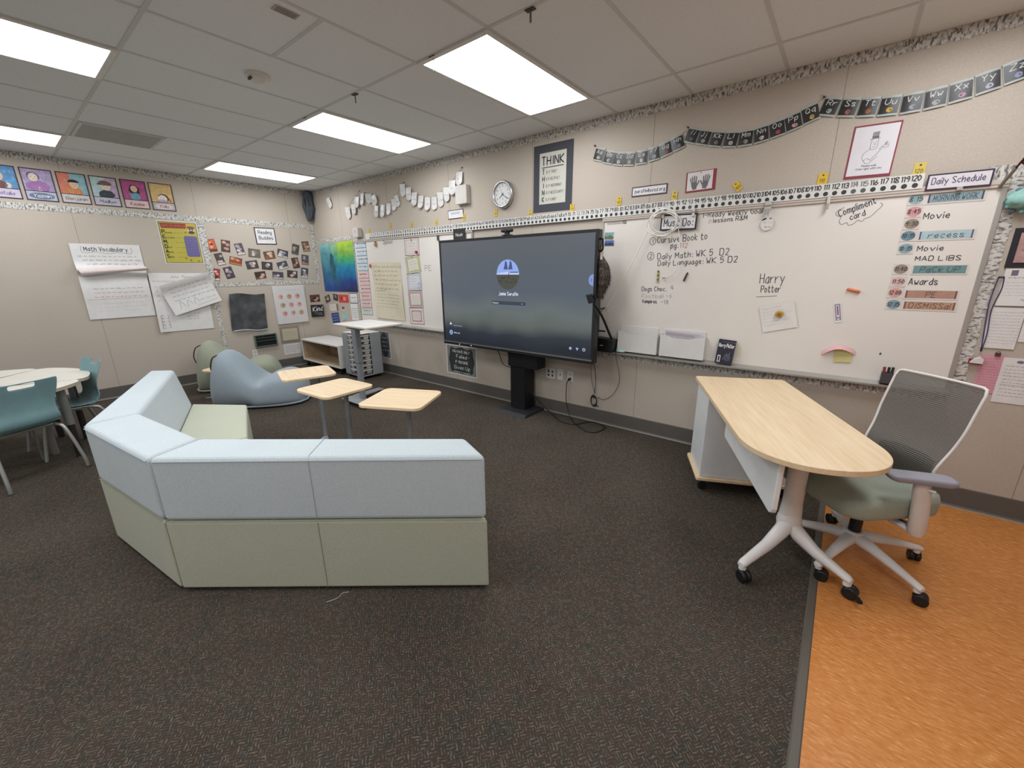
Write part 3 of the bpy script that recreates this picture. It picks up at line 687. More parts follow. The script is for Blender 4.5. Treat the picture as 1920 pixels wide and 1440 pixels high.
# the cluster of small photographs: centre, width, height, tilt, and colours
PH = [(-1.526, 1.919, .098, .171, 8, '#c7633f', '#e0a184', '#5b3a34', 'orange toned photo at the far left of the top row'),
 (-1.357, 1.916, .113, .166, -8, '#5a4038', '#b48f88', '#d7d0cf', 'upright photo second from the left in the top row'),
 (-1.179, 1.877, .106, .167, 10, '#56525c', '#a59a9e', '#cfc6c4', 'upright grey photo third from the left in the top row'),
 (-.990, 1.825, .165, .124, -6, '#6b655d', '#c4bcae', '#8c7a68', 'wide pale photo below left of the framed sign'),
 (-.777, 1.80, .163, .119, 8, '#6b4a36', '#c9b7a6', '#8f5a44', 'wide brown photo directly below the framed sign'),
 (-.573, 1.828, .163, .118, -13, '#41444f', '#8790a5', '#c8c5c2', 'wide bluish photo below the right side of the framed sign'),
 (-.362, 1.898, .112, .164, -15, '#4b4843', '#8f8b84', '#5f5a55', 'upright dark photo tilted left, second from the right in the top row'),
 (-.185, 1.95, .117, .163, 5, '#5a5552', '#8d8987', '#c46a35', 'upright photo with an orange bottom edge, top right corner'),
 (-1.461, 1.732, .102, .168, 11, '#4d4646', '#a7a0a0', '#d0c9c6', 'upright tilted photo at the left of the second row'),
 (-1.262, 1.706, .163, .111, -13, '#8d4a35', '#c99a80', '#ba7a3c', 'wide reddish photo second in the second row'),
 (-1.049, 1.655, .168, .12, 7, '#4a4343', '#9f969c', '#c9c0c2', 'wide photo third from the left in the second row'),
 (-.837, 1.639, .158, .119, -5, '#453d3c', '#9b8d8a', '#d6cfca', 'wide photo in the middle of the second row'),
 (-.602, 1.647, .163, .116, 15, '#4b4a50', '#9a99a3', '#cdc6c3', 'wide photo tilted upward right of the middle'),
 (-.391, 1.685, .112, .167, 7, '#4f3b37', '#a06e69', '#7b6d6c', 'upright reddish photo second from the right in the second row'),
 (-.228, 1.735, .117, .163, -7, '#57525a', '#a29aa0', '#b07a66', 'upright photo at the right end of the second row'),
 (-1.552, 1.518, .107, .17, -10, '#a03c38', '#3b2f31', '#d6c8c6', 'upright red photo at the lower left corner of the cluster'),
 (-1.377, 1.542, .115, .165, 12, '#4a434b', '#8d8692', '#b9b0b6', 'upright tilted photo second from the left in the bottom row'),
 (-.956, 1.498, .158, .111, 6, '#41322c', '#c1a596', '#7d5a47', 'wide dark brown photo third from the left in the bottom row'),
 (-.698, 1.49, .165, .113, -5, '#4c474d', '#8f8a92', '#c4bdbb', 'wide grey photo in the middle of the bottom row'),
 (-.471, 1.508, .164, .114, -7, '#453d3d', '#8d8586', '#d0c9c6', 'wide photo second from the right in the bottom row'),
 (-.268, 1.522, .117, .17, -10, '#4c4a4c', '#96939a', '#c9c4c2', 'upright photo at the lower right corner of the cluster')]
def photo_print(face, cu, cz, w, h, rot, a, bb, cc, label, d=.0012, group='small photographs pinned in a cluster'):
    rs = random.Random(int(cu*977+cz*131))
    def dr(b, w, h):
        e = .005; b.rect(0, 0, w-2*e, h-2*e, C(a, .45, var=.2, scale=40), 1)
        for k in range(rs.randint(3, 5)):
            x, y = rs.uniform(-w*.3, w*.3), rs.uniform(-h*.3, h*.3); r = rs.uniform(.16, .26)*min(w, h)
            x = max(-w/2+e+r, min(w/2-e-r, x)); y = max(-h/2+e+r*.8, min(h/2-e-r*.8, y))
            b.ell(x, y, r, r*.8, C((bb, cc, bb, '#c9a58f')[k % 4], .45, var=.15, scale=50), 2+k*.2, 10)
        if rs.random() < .6: b.rect(0, -h/2+e+h*.09, w-2*e, h*.16, C(cc, .45, var=.1), 1.6)
    card('photograph', label, 'photograph', face, cu, cz, w, h, rot, dr, d, .0006, C('#3a3033', .5), group)
for q in PH: photo_print('L', *q)

b = MB(); b.warp = lambda x, y: .022+.010*math.sin(9*x+14*y)*math.sin(12*x-7*y)+.008*math.sin(25*x+4*y)
b.grid([[b.P2(-.247+.494*i/22+.012*(1-j/12), .27-.54*j/24+.012*math.sin(i*.29)) for i in range(23)] for j in range(25)], FOIL)
b.base = .002; b.grid([[b.P2(-.24+.49*i/22, -.27-.016*j+.012*math.sin(i*.29)) for i in range(23)] for j in range(2)], C('#d4d6d8', .25, .4))
o = b.build('foil_sheet'); pose(o, 'L', -1.221, .957, -1.5, .006); tag(o, 'crinkled shiny dark grey plastic sheet taped to the wall', 'plastic sheet')
t = thing('canvas_board', 'white canvas with nine round printed stickers in a square', 'canvas'); pose(t, 'L', -.576, 1.02, .6, .001)
b = MB(); b.slab(0, 0, .5, .605, .03, C('#cfccca', .6)); b.base = .03; b.scrib(-.09, .1, .235, .016, .002, GRY, 1); b.build('canvas', t, bevel=.004)
rs = random.Random(3)
for r in range(3):
    for k in range(3):
        b = MB(); x, y = -.13+.132*k+.012*r-.012, .135-.135*r; m = C(('#d8a9a0', '#b9a184', '#cf9d97')[(r+k) % 3], .7, var=.12, scale=30)
        b.ell(0, 0, .041, .041, m, 0); b.ell(.008, .01, .018, .014, C(('#b4807a', '#8a7a60', '#a5716b')[(r+k*2) % 3], .7), 1, 9); b.line([(-.02, -.012), (0, -.02), (.02, -.012)], .005, C('#7d5a55', .7), 1.4, True)
        o = b.build('round_sticker', t); o.location = (x, -.0306, y)
photo_print('L', -.151, 1.098, .174, .121, 1, '#5e4038', '#b39085', '#3b2c29', 'wide brown photo above the black kindness sign', group='photographs near the corner')
t = thing('canvas_sign', 'small black canvas sign with white brush lettering near the corner', 'sign'); pose(t, 'L', -.141, .885, -2, .001)
b = MB(); b.slab(0, 0, .219, .205, .025, C('#27282a', .6)); b.base = .025
b.fit('Kind', -.085, .085, -.01, .075, .010, C('#e4e2de', .6), 1, slant=.15, rot=.08); b.line([(.09, .01), (.085, .06)], .008, PAPER, 1); b.scrib(-.06, .07, -.045, .016, .003, PAPER, 1); b.scrib(-.01, .08, -.07, .014, .003, PAPER, 1)
b.build('canvas', t, bevel=.003)
t = thing('wall_rack', 'dark green framed wall rack with black slots above the outlet', 'rack'); pose(t, 'L', -1.043, .488, .6, .001)
b = MB(); DG = C('#5b6f62', .5)
b.box(-.166, -.03, -.098, -.15, 0, .098, DG); b.box(.15, -.03, -.098, .166, 0, .098, DG); b.box(-.15, -.03, .084, .15, 0, .098, DG); b.box(-.15, -.03, -.098, .15, 0, -.084, DG); b.build('frame', t, bevel=.002)
b = MB(); b.box(-.15, -.008, -.084, .15, -.0005, .084, C('#17191a', .5)); b.build('back_panel', t)
b = MB()
for z in (-.002, .045): b.box(-.15, -.026, z-.006, .15, -.004, z+.006, C('#3c4a43', .4))
b.box(-.04, -.024, .051, -.034, -.004, .084, C('#3c4a43', .4)); b.build('divider', t)
framed('framed_print', 'beige framed print with faint writing, low beside the white shelf', 'framed print', 'L', -.659, .535, .305, .252, -1, (), .03, C('#8f8473', .6), t=.016, paper=C('#b9b09a', .7), scrib=3)
def cal(b, w, h):
    for k in range(7): b.line([(-.12+.04*k, -.085), (-.12+.04*k, .07)], .002, GRY, 1)
    for k in range(6): b.line([(-.12, -.085+.031*k), (.12, -.085+.031*k)], .002, GRY, 1)
    for k in range(22): b.rect(-.1+.04*(k % 6), .055-.031*(k//6), .016, .012, C(('#a4a0a4', '#b99a9a', '#8f8e98')[k % 3], .8), 1)
card('calendar_sheet', 'white calendar sheet with a printed grid, below the beige frame', 'calendar', 'L', -.651, .288, .278, .181, -.5, cal)
def outlet(face, cu, cz, label, kind=0, w=.072, h=.115):
    t = thing('wall_outlet', label, 'outlet', group='wall outlets'); pose(t, face, cu, cz, 0, .0005)
    b = MB(); b.slab(0, 0, w, h, .006, WFRAME)
    b.base = .006
    if kind == 0:
        for s in (-1, 1): b.poly(rrect(.034, .03, .01, 3, 0, s*.024), C('#cbc8c2', .4), 1); b.rect(-.007, s*.024+.003, .003, .01, BLACK, 2); b.rect(.007, s*.024+.003, .003, .01, BLACK, 2); b.ell(0, s*.024-.008, .003, .003, BLACK, 2)
    elif kind == 1:
        for x, z in ((-.025, .02), (.025, .02), (-.025, -.022), (.025, -.022)): b.rect(x, z, .026, .022, C('#5a5652', .5), 1); b.ell(x, z+.013, .005, .005, BLACK, 2)
        b.rect(-.028, .043, .022, .008, BLACK, 1)
    else: b.ell(0, 0, .008, .008, BLACK, 1)
    b.build('cover_plate', t)
outlet('L', -1.23, .30, 'white outlet plate on the left wall above the green bean bag')
outlet('R', 4.785, .437, 'wide outlet plate with four data jacks beside the screen stand', 1, .118, .112)
outlet('R', 4.909, .44, 'narrow outlet plate with one small round jack under the screen', 2)
outlet('R', 5.034, .438, 'outlet plate with the black plug in it under the screen', 0)

# hanging dark grey fabric in the corner
b = MB(); GF = C('#4f565c', .9, var=.2, scale=14)
prof = [(.0, .055), (.05, .075), (.12, .06), (.18, .07), (.25, .085), (.32, .06), (.38, .045), (.43, .03)]
b.tube([(.07+.006*math.sin(z*30), -.085+.02*math.sin(z*9), 2.785-z) for z, r in prof], [r for z, r in prof], GF, 10)
for k in range(7): a = k*.9; b.tube([(.07+.05*math.cos(a), -.085+.05*math.sin(a), 2.76), (.07+.075*math.cos(a+.4), -.085+.075*math.sin(a+.4), 2.58), (.07+.04*math.cos(a), -.085+.04*math.sin(a), 2.38)], [.014, .02, .01], GF, 6)
tag(b.build('hanging_fabric'), 'bunched dark grey fabric hanging in the upper corner of the room', 'fabric')
# ---------------------------------------------------------------- back wall, left of the screen
b = MB(); b.slab(0, 0, 1.03, .775, .004, POSTER); b.base = .004
b.poly([(-.2, .2), (-.15, .23), (-.1, .18), (-.11, .08), (-.06, .0), (-.09, -.12), (-.04, -.24), (.05, -.3), (-.08, -.28), (-.16, -.2), (-.18, -.05), (-.24, .06)], C('#2b5a68', .5, var=.25, scale=16), 1)
tag(pose(b.build('poster'), 'R', .618, 1.608, .4, .003), 'large blue and green underwater painting poster in the corner', 'poster')
photo_print('R', .148, 1.086, .172, .116, 18, '#4f4745', '#958a88', '#c9c1bd', 'tilted dark photo below the left end of the blue poster', group='photographs near the corner')
photo_print('R', .421, 1.119, .155, .11, -6, '#3f4440', '#86908a', '#5c534f', 'dark greenish photo left of the red card', group='photographs near the corner')
card('red_card', 'bright red picture card below the blue poster', 'card', 'R', .672, 1.105, .305, .132, 1, lambda b, w, h: (b.rect(0, 0, w-.02, h-.02, C('#c7433c', .6, var=.2, scale=30), 1), b.ell(.03, .0, .05, .035, C('#dc8478', .6), 2), b.ell(-.06, .01, .03, .03, C('#9f2f2c', .6), 2)), paper=C('#d0574d', .6))
def lines_card(n, title=None, fr=None):
    def f(b, w, h):
        if fr: outline(b, w, h, .008, fr, 1)
        for k in range(n): b.scrib(-w*.38, w*.36, h*.32-(k+1)*h*.66/n, h*.32/n, h*.05/n+.001, GRY if k else INK, 2)
    return f
card('white_card', 'white card with two lines of print beside the red card', 'card', 'R', .981, 1.123, .235, .157, 2, lines_card(2, fr=PURPLE))
card('tan_card', 'small cream card with dark right edge below the tilted photos', 'card', 'R', .325, .947, .29, .114, 4, lambda b, w, h: (b.rect(w*.4, 0, w*.2, h, C('#7d6b5b', .7), 1), b.scrib(-.1, .05, -.01, .03, .004, C('#b9ab98', .7), 1)), paper=C('#d8cfbf', .7))
card('blue_card', 'dark blue card with pale stripes above the white shelf', 'card', 'R', .339, .768, .25, .174, 7, lambda b, w, h: [b.rect(0, .05-.045*k, w*.8, .012, C('#7d8fc0', .6), 1) for k in range(3)], paper=C('#35457f', .6))
card('figure_card', 'card with a small figure in a pale teal dress', 'card', 'R', .634, .857, .235, .234, 4, lambda b, w, h: (b.poly([(-.03, .05), (.03, .05), (.075, -.1), (-.075, -.1)], C('#8fbfc0', .6, var=.15), 1), b.ell(0, .075, .03, .03, SKIN, 2), b.ell(0, .095, .045, .022, C('#8a4a3e', .6), 3), b.rect(.0, -.108, .12, .012, C('#b98b6b', .6), 1)), paper=C('#bdb3a6', .7))
card('list_sheet', 'tall white printed list beside the figure card', 'paper', 'R', .963, .901, .206, .261, 2, lines_card(5))
CB, CP, CG = C('#c3ced4', .6), C('#d9bcb9', .6), C('#c7cfc4', .6)
zz = [1.927, 1.813, 1.704, 1.595, 1.484, 1.377, 1.265, 1.154, 1.04, .929]
NM = 'first second third fourth fifth sixth seventh eighth ninth last'.split()
for k in range(10):
    cc = CB if k < 4 else (CP if k < 9 else CG); fr = C('#5c7f93', .6) if k < 4 else (C('#b06f70', .6) if k < 9 else C('#7f9a86', .6))
    def dr(b, w, h, fr=fr, k=k):
        b.rect(0, -h/2+.004, w, .008, fr, 1); b.rect(w/2-.004, 0, .008, h, fr, 1)
        if k in (0, 9): b.rect(0, h/2-.003, w, .006, fr, 1)
        b.scrib(-.1, .1, .005, .026, .006, INK, 2); b.scrib(-.06, .06, -.028, .01, .002, GRY, 2)
    card('schedule_card', '%s card from the top, %s, in the column on the far whiteboard' % (NM[k], 'pale blue' if k < 4 else ('pink' if k < 9 else 'pale green')), 'card', 'R', 1.357, zz[k], .283, .099, (0 if k < 4 else 1.5), dr, d=.0135, paper=cc, group='word cards in a column')
def opin(b, w, h):
    for k in range(6): b.scrib(-.3+.03*(k % 2), .3-.04*(k % 3), .33-.062*k, .036, .005, C('#8b8577', .8), 1)
    b.line([(-.31, .0), (.31, .02)], .004, C('#a9a28f', .8), 1)
    for k in range(5): b.scrib(-.26, .24, -.06-.045*k, .024, .0035, (GRN, C('#8b8577', .8))[k % 2], 1)
b = MB(); b.warp = lambda x, y: .004+.006*math.sin(7*x+9*y)+.02*max(0, -y-.2)
b.grid([[b.P2(-.345+.69*i/10+(.035*j/30), .405-.81*j/30) for i in range(11)] for j in range(31)], C('#d3c9b0', .8)); opin(b, .69, .81)
tag(pose(b.build('chart_paper'), 'R', 1.93, 1.255, -1, .016), 'yellowed handwritten chart paper on the far whiteboard', 'chart paper')
def cert(i, z, rot, edge, inner, label, extra):
    def dr(b, w, h):
        outline(b, w, h, .006, C('#4e4448', .6), 1); b.rect(0, 0, w-.03, h-.03, edge, 1); b.rect(0, 0, w-.09, h-.07, inner, 2); extra(b, w, h)
        for k in range(4): b.scrib(-w*.2, w*.2, h*.16-k*.035, .012, .002, GRY, 3)
    card('certificate', label, 'certificate', 'R', 2.563, z, .30, .224, rot, dr, d=.0135, group='certificates down the far whiteboard')
IV = C('#d6d0c6', .6)
cert(0, 1.848, -.5, C('#d0bfbb', .6), IV, 'topmost certificate with a pink bow and red ribbon rosette', lambda b, w, h: (b.ell(.08, -.07, .024, .022, C('#b0465a', .6), 4), b.ell(.105, -.075, .02, .02, C('#b0465a', .6), 4), b.ell(0, .085, .018, .012, C('#b98a8f', .6), 4), b.line([(-.02, .1), (0, .07), (.03, .06)], .005, C('#8f6f72', .6), 4)))
cert(1, 1.62, 7, C('#b5b173', .6), IV, 'tilted certificate with a yellow green border', lambda b, w, h: b.ell(0, .09, .012, .008, C('#7d7a3f', .6), 4))
cert(2, 1.393, 1.5, C('#bcc0c9', .6), C('#d0d1d3', .6), 'pale blue grey certificate with an oval seal', lambda b, w, h: (b.ell(.1, -.05, .026, .04, C('#6a7896', .6), 4), b.ell(.1, -.05, .02, .032, C('#c7ccd4', .6), 5)))
cert(3, 1.162, 3, C('#b98f8c', .6), IV, 'certificate with a dusty rose border, second from the bottom', lambda b, w, h: None)
cert(4, .931, 2, C('#d8cfcb', .6), C('#c77f78', .6), 'bottom certificate with a salmon red rounded border', lambda b, w, h: b.poly(rrect(w-.12, h-.1, .02, 3), IV, 2.5))
b = MB(); b.sphere((0, 0, 0), .034, .012, .03, C('#b2553d', .5), 12); tag(b.build('magnet', loc=(1.575, -.022, 1.62)), 'orange red magnet beside the yellowed chart paper', 'magnet')
b = MB(); b.tube([(0, 0, -.03), (0, -.004, 0), (0, 0, .03)], [.012, .024, .012], C('#a98a62', .6), 10); b.sphere((0, -.004, .03), .017, .012, .016, C('#8d7350', .6), 10)
tag(b.build('magnet', loc=(1.757, -.023, 1.912)), 'small tan magnet at the top of the far whiteboard', 'magnet')
b = MB(); b.box(-.012, -.02, -.03, .012, -.002, .03, C('#56595a', .4, .4)); b.cyl((0, -.02, .02), (0, -.035, .035), .006, ALU); tag(b.build('magnet_clip', loc=(3.1, -.014, 1.93)), 'dark magnetic clip above the left corner of the television', 'clip')
framed('name_sign', 'small black sign with white lettering behind the top of the television', 'sign', 'R', 3.48, 1.95, .2, .13, 0, (('Noah', -.055, .055, -.02, .035),), .006, C('#252528', .6), d=.0265, ink=C('#d6d4d0', .6), paper=C('#29292c', .6))

# ---------------------------------------------------------------- high on the back wall
STR = C('#8b847c', .7); PIN = C('#4a4542', .4, .3)
GL = [(.619, 2.575, .11, .155, 18), (1.121, 2.387, .13, .165, -3), (1.292, 2.422, .113, .14, -3), (1.389, 2.509, .115, .151, -3), (1.519, 2.537, .089, .157, -3), (1.697, 2.527, .155, .124, -6), (1.83, 2.488, .126, .137, 24),
 (1.851, 2.343, .1, .154, -3), (1.988, 2.34, .101, .163, -4), (2.12, 2.353, .101, .15, -3), (2.245, 2.394, .103, .145, -3), (2.33, 2.43, .09, .142, 12), (2.467, 2.547, .11, .15, -6), (2.589, 2.488, .105, .157, -6), (2.693, 2.418, .107, .159, -4),
 (2.807, 2.374, .1, .15, -5), (2.927, 2.342, .1, .156, -4), (3.052, 2.333, .097, .15, -4), (3.173, 2.363, .105, .161, -4), (3.289, 2.406, .096, .155, -3), (3.393, 2.467, .107, .157, -1), (3.51, 2.55, .102, .143, -1)]
LT = 'abcdefghijklmnopqrstuv'
def garland(sub, label, pins, tail=None):
    t = thing('garland', label, 'garland', group='white card garlands')
    b = MB(); pts = [(pins[0][0], -.012, pins[0][1])]+[(x, -.014, z+h/2+.004) for x, z, w, h, r in sub]+([(pins[1][0], -.012, pins[1][1])] if len(pins) > 1 else [])
    b.tube(catmull(pts, 3), .0018, STR, 5); b.build('string', t)
    for k, (x, z, w, h, r) in enumerate(sub):
        b = MB(); b.warp = lambda xx, yy, w=w, k=k: .012+.012*math.cos(xx/w*2.6)+.01*math.sin(yy*14+k)
        n = 8; row = []
        for j in range(11):
            yy = h/2-h*j/10; hw = w/2 if yy > -h/2+w/2 else math.sqrt(max(1e-6, (w/2)**2-(yy+h/2-w/2)**2))*.98+.001
            row.append([b.P2(-hw+2*hw*i/n, yy) for i in range(n+1)])
        b.grid(row, C('#d5d3d0', .32)); b.rect(0, h*.32, w*.55, h*.06, C('#b9b7b6', .4), 1)
        b.scrib(-w*.18, w*.12, -h*.12, h*.2, .004, C('#9b989a', .6), 1)
        o = b.build('hanging_card', t); pose(o, 'R', x, z, r, .004)
    for px, pz in pins:
        b = MB(); b.sphere((px, -.012, pz), .007, .009, .007, PIN, 8); b.build('pushpin', t)
    return t
garland(GL[1:5], 'short white card garland at the far left of the back wall', [(1.466, 2.656)])
garland(GL[5:12], 'drooping middle section of white card garland with folded cards', [(1.60, 2.62), (2.42, 2.63)])
garland(GL[12:], 'longest white card garland ending at the white wall box', [(2.491, 2.639), (3.553, 2.663)])
garland(GL[:1], 'single curled white card hanging nearest the room corner', [(.60, 2.67)])
def box_unit(name, label, x, z, w, h, d, slots):
    t = thing(name, label, 'wall box'); t.location = (x, 0, z)
    b = MB(); b.loft([(px, -.0005, pz) for px, pz in rrect(w, h, .015)], [(px, -d, pz) for px, pz in rrect(w*.96, h*.97, .02)], C('#c9c4bc', .45)); b.build('housing', t, bevel=.005)
    b = MB(); b.base = d
    if slots: b.rect(0, h*.1, w*.35, h*.3, C('#b5b0aa', .5), 1)
    else: b.ell(w*.25, -h*.38, .004, .004, C('#8f9a92', .5), 1)
    b.build('front_mark', t); return t
box_unit('wall_box', 'plain white rectangular wall box beside the garland', 3.563, 2.374, .19, .205, .06, 0)
box_unit('wall_box', 'small white box at the left end of the number line', 1.335, 2.096, .15, .14, .07, 1)
framed('framed_sign', 'small white dark framed sign left of the clock', 'sign', 'R', 3.409, 2.182, .26, .1, 0, (), .008, PURPLE, scrib=2, ink=INK, lw=.006)

t = thing('wall_clock', 'round silver wall clock with white face', 'clock'); pose(t, 'R', 4.165, 2.312, 0, .001)
b = MB(); R_ = .137
prof = [(.125, 0), (R_, -.012), (R_+.002, -.03), (R_-.004, -.046), (R_-.014, -.052), (R_-.024, -.046), (R_-.026, -.034)]
b.grid([[(r*math.cos(2*PI*k/40), y, r*math.sin(2*PI*k/40)) for k in range(40)] for r, y in prof], C('#b9b9ba', .25, .85), closed_u=True); b.build('rim', t)
b = MB(); b.base = .034; b.ell(0, 0, R_-.025, R_-.025, C('#d8d7d4', .5), 0, 40)
for k in range(60):
    a = k*PI/30; r1 = R_-.031; b.line([(r1*math.sin(a), r1*math.cos(a)), ((r1-(.006 if k % 5 else .009))*math.sin(a), (r1-(.006 if k % 5 else .009))*math.cos(a))], .0012, INK, 1)
for k in range(1, 13):
    a = k*PI/6; b.text(str(k), .084*math.sin(a), .084*math.cos(a)-.009, .018, .0025, INK, 1, 'c')
b.rect(0, -.045, .02, .006, GRY, 1); b.build('clock_face', t)
def hand(name, a, L, w):
    b = MB(); b.base = .037; b.line([(-.018*math.sin(a), -.018*math.cos(a)), (L*math.sin(a), L*math.cos(a))], w, BLACK, 1); b.build(name, t)
hand('hour_hand', math.radians(232), .058, .006); hand('minute_hand', math.radians(125), .085, .005); hand('second_hand', math.radians(340), .06, .0018)

t = thing('think_poster', 'THINK poster on a dark charcoal backing sheet', 'poster'); pose(t, 'R', 4.771, 2.397, -.6, .001)
b = MB(); b.slab(0, 0, .451, .607, .0015, C('#44464b', .8)); b.build('backing_sheet', t)
b = MB(); b.base = .0015; b.slab(0, 0, .306, .46, .003, C('#c5c3b8', .6)); b.base = .003
DK = C('#3b3c42', .7); b.fit('THINK', -.125, .125, .12, .075, .012, DK, 1); b.rect(0, .1, .25, .008, DK, 1)
for k, (L, tx, x1) in enumerate((('T', 'is it true?', .05), ('H', 'is it helpful?', .08), ('I', 'is it inspiring?', .105), ('N', 'is it necessary?', .125), ('K', 'is it kind?', .05))):
    y = .04-k*.062; b.text(L, -.105, y, .044, .008, DK, 1, 'c', .8); b.fit(tx.upper(), -.075, x1, y+.006, .024, .0042, C('#77776f', .7), 1)
b.build('printed_sheet', t)
framed('email_sign', 'narrow black framed sign with an e-mail address', 'sign', 'R', 5.745, 2.173, .304, .078, -.3, (('jserafin@avsd.org', -.132, .132, -.012, .027),), .009, C('#4a3c46', .7), lw=.0035)
t = thing('handprint_picture', 'white picture of two dark handprints on red paper', 'picture'); pose(t, 'R', 6.152, 2.193, .8, .001)
b = MB(); b.slab(0, 0, .222, .15, .0015, C('#8a3a40', .7)); b.build('backing_sheet', t)
b = MB(); b.base = .0015; b.slab(-.006, .004, .188, .132, .003, C('#d5d0d0', .4)); b.base = .003
HG = C('#6b6769', .6, var=.12, scale=60)
for s, cx in ((-1, -.046), (1, .036)):
    tl = -s*.16; cr, sr = math.cos(tl), math.sin(tl); Rp = lambda x, y: (cx+cr*x-sr*y, -.02+sr*x+cr*y)
    b.poly([Rp(*q) for q in ((-.014, -.036), (.014, -.036), (.022, -.005), (.02, .018), (-.02, .018), (-.022, -.005))], HG, 1)
    for fx, L in ((-.017, .034), (-.006, .044), (.006, .046), (.017, .038)): b.line([Rp(fx, .01), Rp(fx*1.35, .018+L)], .0085, HG, 1.4)
    b.line([Rp(-s*.016, -.014), Rp(-s*.03, .004), Rp(-s*.04, .02)], .0095, HG, 1.4)
b.ell(-.0, .063, .004, .004, INK, 2); b.build('picture_sheet', t)
t = thing('drawing_poster', 'white line drawing of a man in a top hat on red paper', 'poster'); pose(t, 'R', 7.168, 2.237, -1.6, .001)
b = MB(); b.slab(0, 0, .231, .306, .0015, C('#8a3a48', .7)); b.build('backing_sheet', t)
b = MB(); b.base = .0015; b.slab(.001, .003, .214, .281, .003, C('#d6d2d6', .35)); b.base = .003
LG = C('#7a777b', .6); w = .0022
b.line([(-.022, .066), (.026, .072)], .003, LG, 1); b.poly([(-.014, .07), (.018, .073), (.018, .108), (-.014, .106)], C('#8b888a', .6, var=.15, scale=60), 1); b.rect(.002, .078, .032, .006, C('#55525a', .6), 2)
b.line([(-.012, .068), (-.014, .04), (-.013, .015), (.0, .008), (.016, .014), (.02, .04), (.018, .07)], w, LG, 1, True); b.ell(-.004, .05, .002, .003, LG, 1, 8); b.ell(.01, .051, .002, .003, LG, 1, 8); b.line([(.003, .045), (.007, .034), (.002, .033)], w, LG, 1); b.line([(-.003, .023), (.008, .022)], w, LG, 1)
b.line([(-.012, .012), (-.035, -.005), (-.044, -.03), (-.035, -.05), (-.015, -.04), (.0, -.052), (.012, -.035), (.035, -.005), (.045, .012)], w, LG, 1, True); b.line([(-.036, -.05), (-.015, -.072), (.005, -.06), (.03, -.03)], w, LG, 1, True)
b.line([(.03, .005), (.045, .02), (.062, .028), (.078, .026)], w, LG, 1, True); b.line([(.045, .02), (.055, .012), (.078, .018)], w, LG, 1, True)
for k in range(3): b.line([(.055, .028+.002*k), (.07-.004*k, .04+.004*k)], w, LG, 1)
b.fit('Please wait', -.036, .036, -.088, .011, .0016, INK, 1); b.fit("I'll be right with you", -.064, .064, -.105, .011, .0015, INK, 1)
b.build('drawing_sheet', t)

# alphabet strip: one long string of cards in three swags
AL = [(5.264, 2.521, -18), (5.362, 2.484, -17), (5.457, 2.457, -13), (5.555, 2.441, -8), (5.66, 2.437, -1.5), (5.763, 2.447, 7), (5.858, 2.466, 15), (5.951, 2.494, 17), (6.055, 2.526, -20), (6.145, 2.497, -17), (6.238, 2.47, -14), (6.338, 2.449, -9),
 (6.435, 2.441, 0), (6.532, 2.447, 8), (6.626, 2.464, 12), (6.717, 2.487, 16), (6.808, 2.518, 17), (6.909, 2.536, -16), (7.008, 2.510, -12), (7.107, 2.491, -8), (7.207, 2.477, -5), (7.308, 2.470, 0), (7.407, 2.473, 4.5), (7.506, 2.485, 7.5), (7.605, 2.506, 12), (7.703, 2.532, 14)]
CARDK = C('#2c2c2d', .3, var=.05); CARDE = C('#a6aaa2', .4); CHK = C('#c9c8c4', .6)
PCOL = ['#b9b2a6', '#a9a9ad', '#b7b7ba', '#b5a795', '#c9c6be', '#a3a8b0', '#a0564f', '#8b8784', '#6f6d6b', '#a7a49f', '#7b7873', '#b9b7b2', '#8f8b86', '#c4c0b8', '#a64a43', '#c99a9a', '#bd9a5a', '#8fa09a', '#a4554b', '#a5633f', '#c9a24a', '#9a9ea6', '#a8a2a0', '#b98fa0', '#aab0c0', '#8f95b5']
t = thing('alphabet_strip', 'long black chalkboard alphabet card strip from Aa to Zz', 'alphabet cards')
b = MB()
for a, e in ((0, 8), (8, 17), (17, 26)):
    pts = [(x, -.006, z+.05) for x, z, r in AL[a:e]]
    pts = [(pts[0][0]-.06, -.006, pts[0][2]+.03)]+pts+[(pts[-1][0]+.06, -.006, pts[-1][2]+.025)]
    b.tube(catmull(pts, 3), .0015, STR, 5)
b.build('string', t)
for k, (x, z, r) in enumerate(AL):
    ch = chr(65+k); b = MB(); w, h = .094, .108; b.warp = lambda xx, yy: .003+.006*math.cos(xx/.094*2.4)
    b.grid([[b.P2(-w/2+w*i/6, h/2-h*j/2) for i in range(7)] for j in range(3)], CARDE)
    b.base = .0005; b.grid([[b.P2(-w/2+.002+(w-.004)*i/6, h/2-.013-(h-.024)*j/2) for i in range(7)] for j in range(3)], CARDK)
    b.base = .001; b.fit(ch+ch.lower(), -.026, .026 if ch not in 'IJL' else .012, .006, .03, .0042, CHK, 1, slant=.1)
    m = C(PCOL[k], .7, var=.15, scale=60); rs = random.Random(k)
    b.poly([(.004+(.012+.006*rs.random())*math.cos(2*PI*i/9), -.024+(.011+.005*rs.random())*math.sin(2*PI*i/9)) for i in range(9)], m, 1)
    b.ell(.004+rs.uniform(-.008, .008), -.024, .005, .004, C('#57524e', .7), 1.5, 8)
    pose(b.build('letter_card', t), 'R', x, z, r, .002)
for px, pz in ((5.222, 2.60), (6.02, 2.588), (6.868, 2.60)):
    b = MB(); b.sphere((px, -.0105, pz), .007, .009, .007, PIN, 8); b.build('pushpin', t)

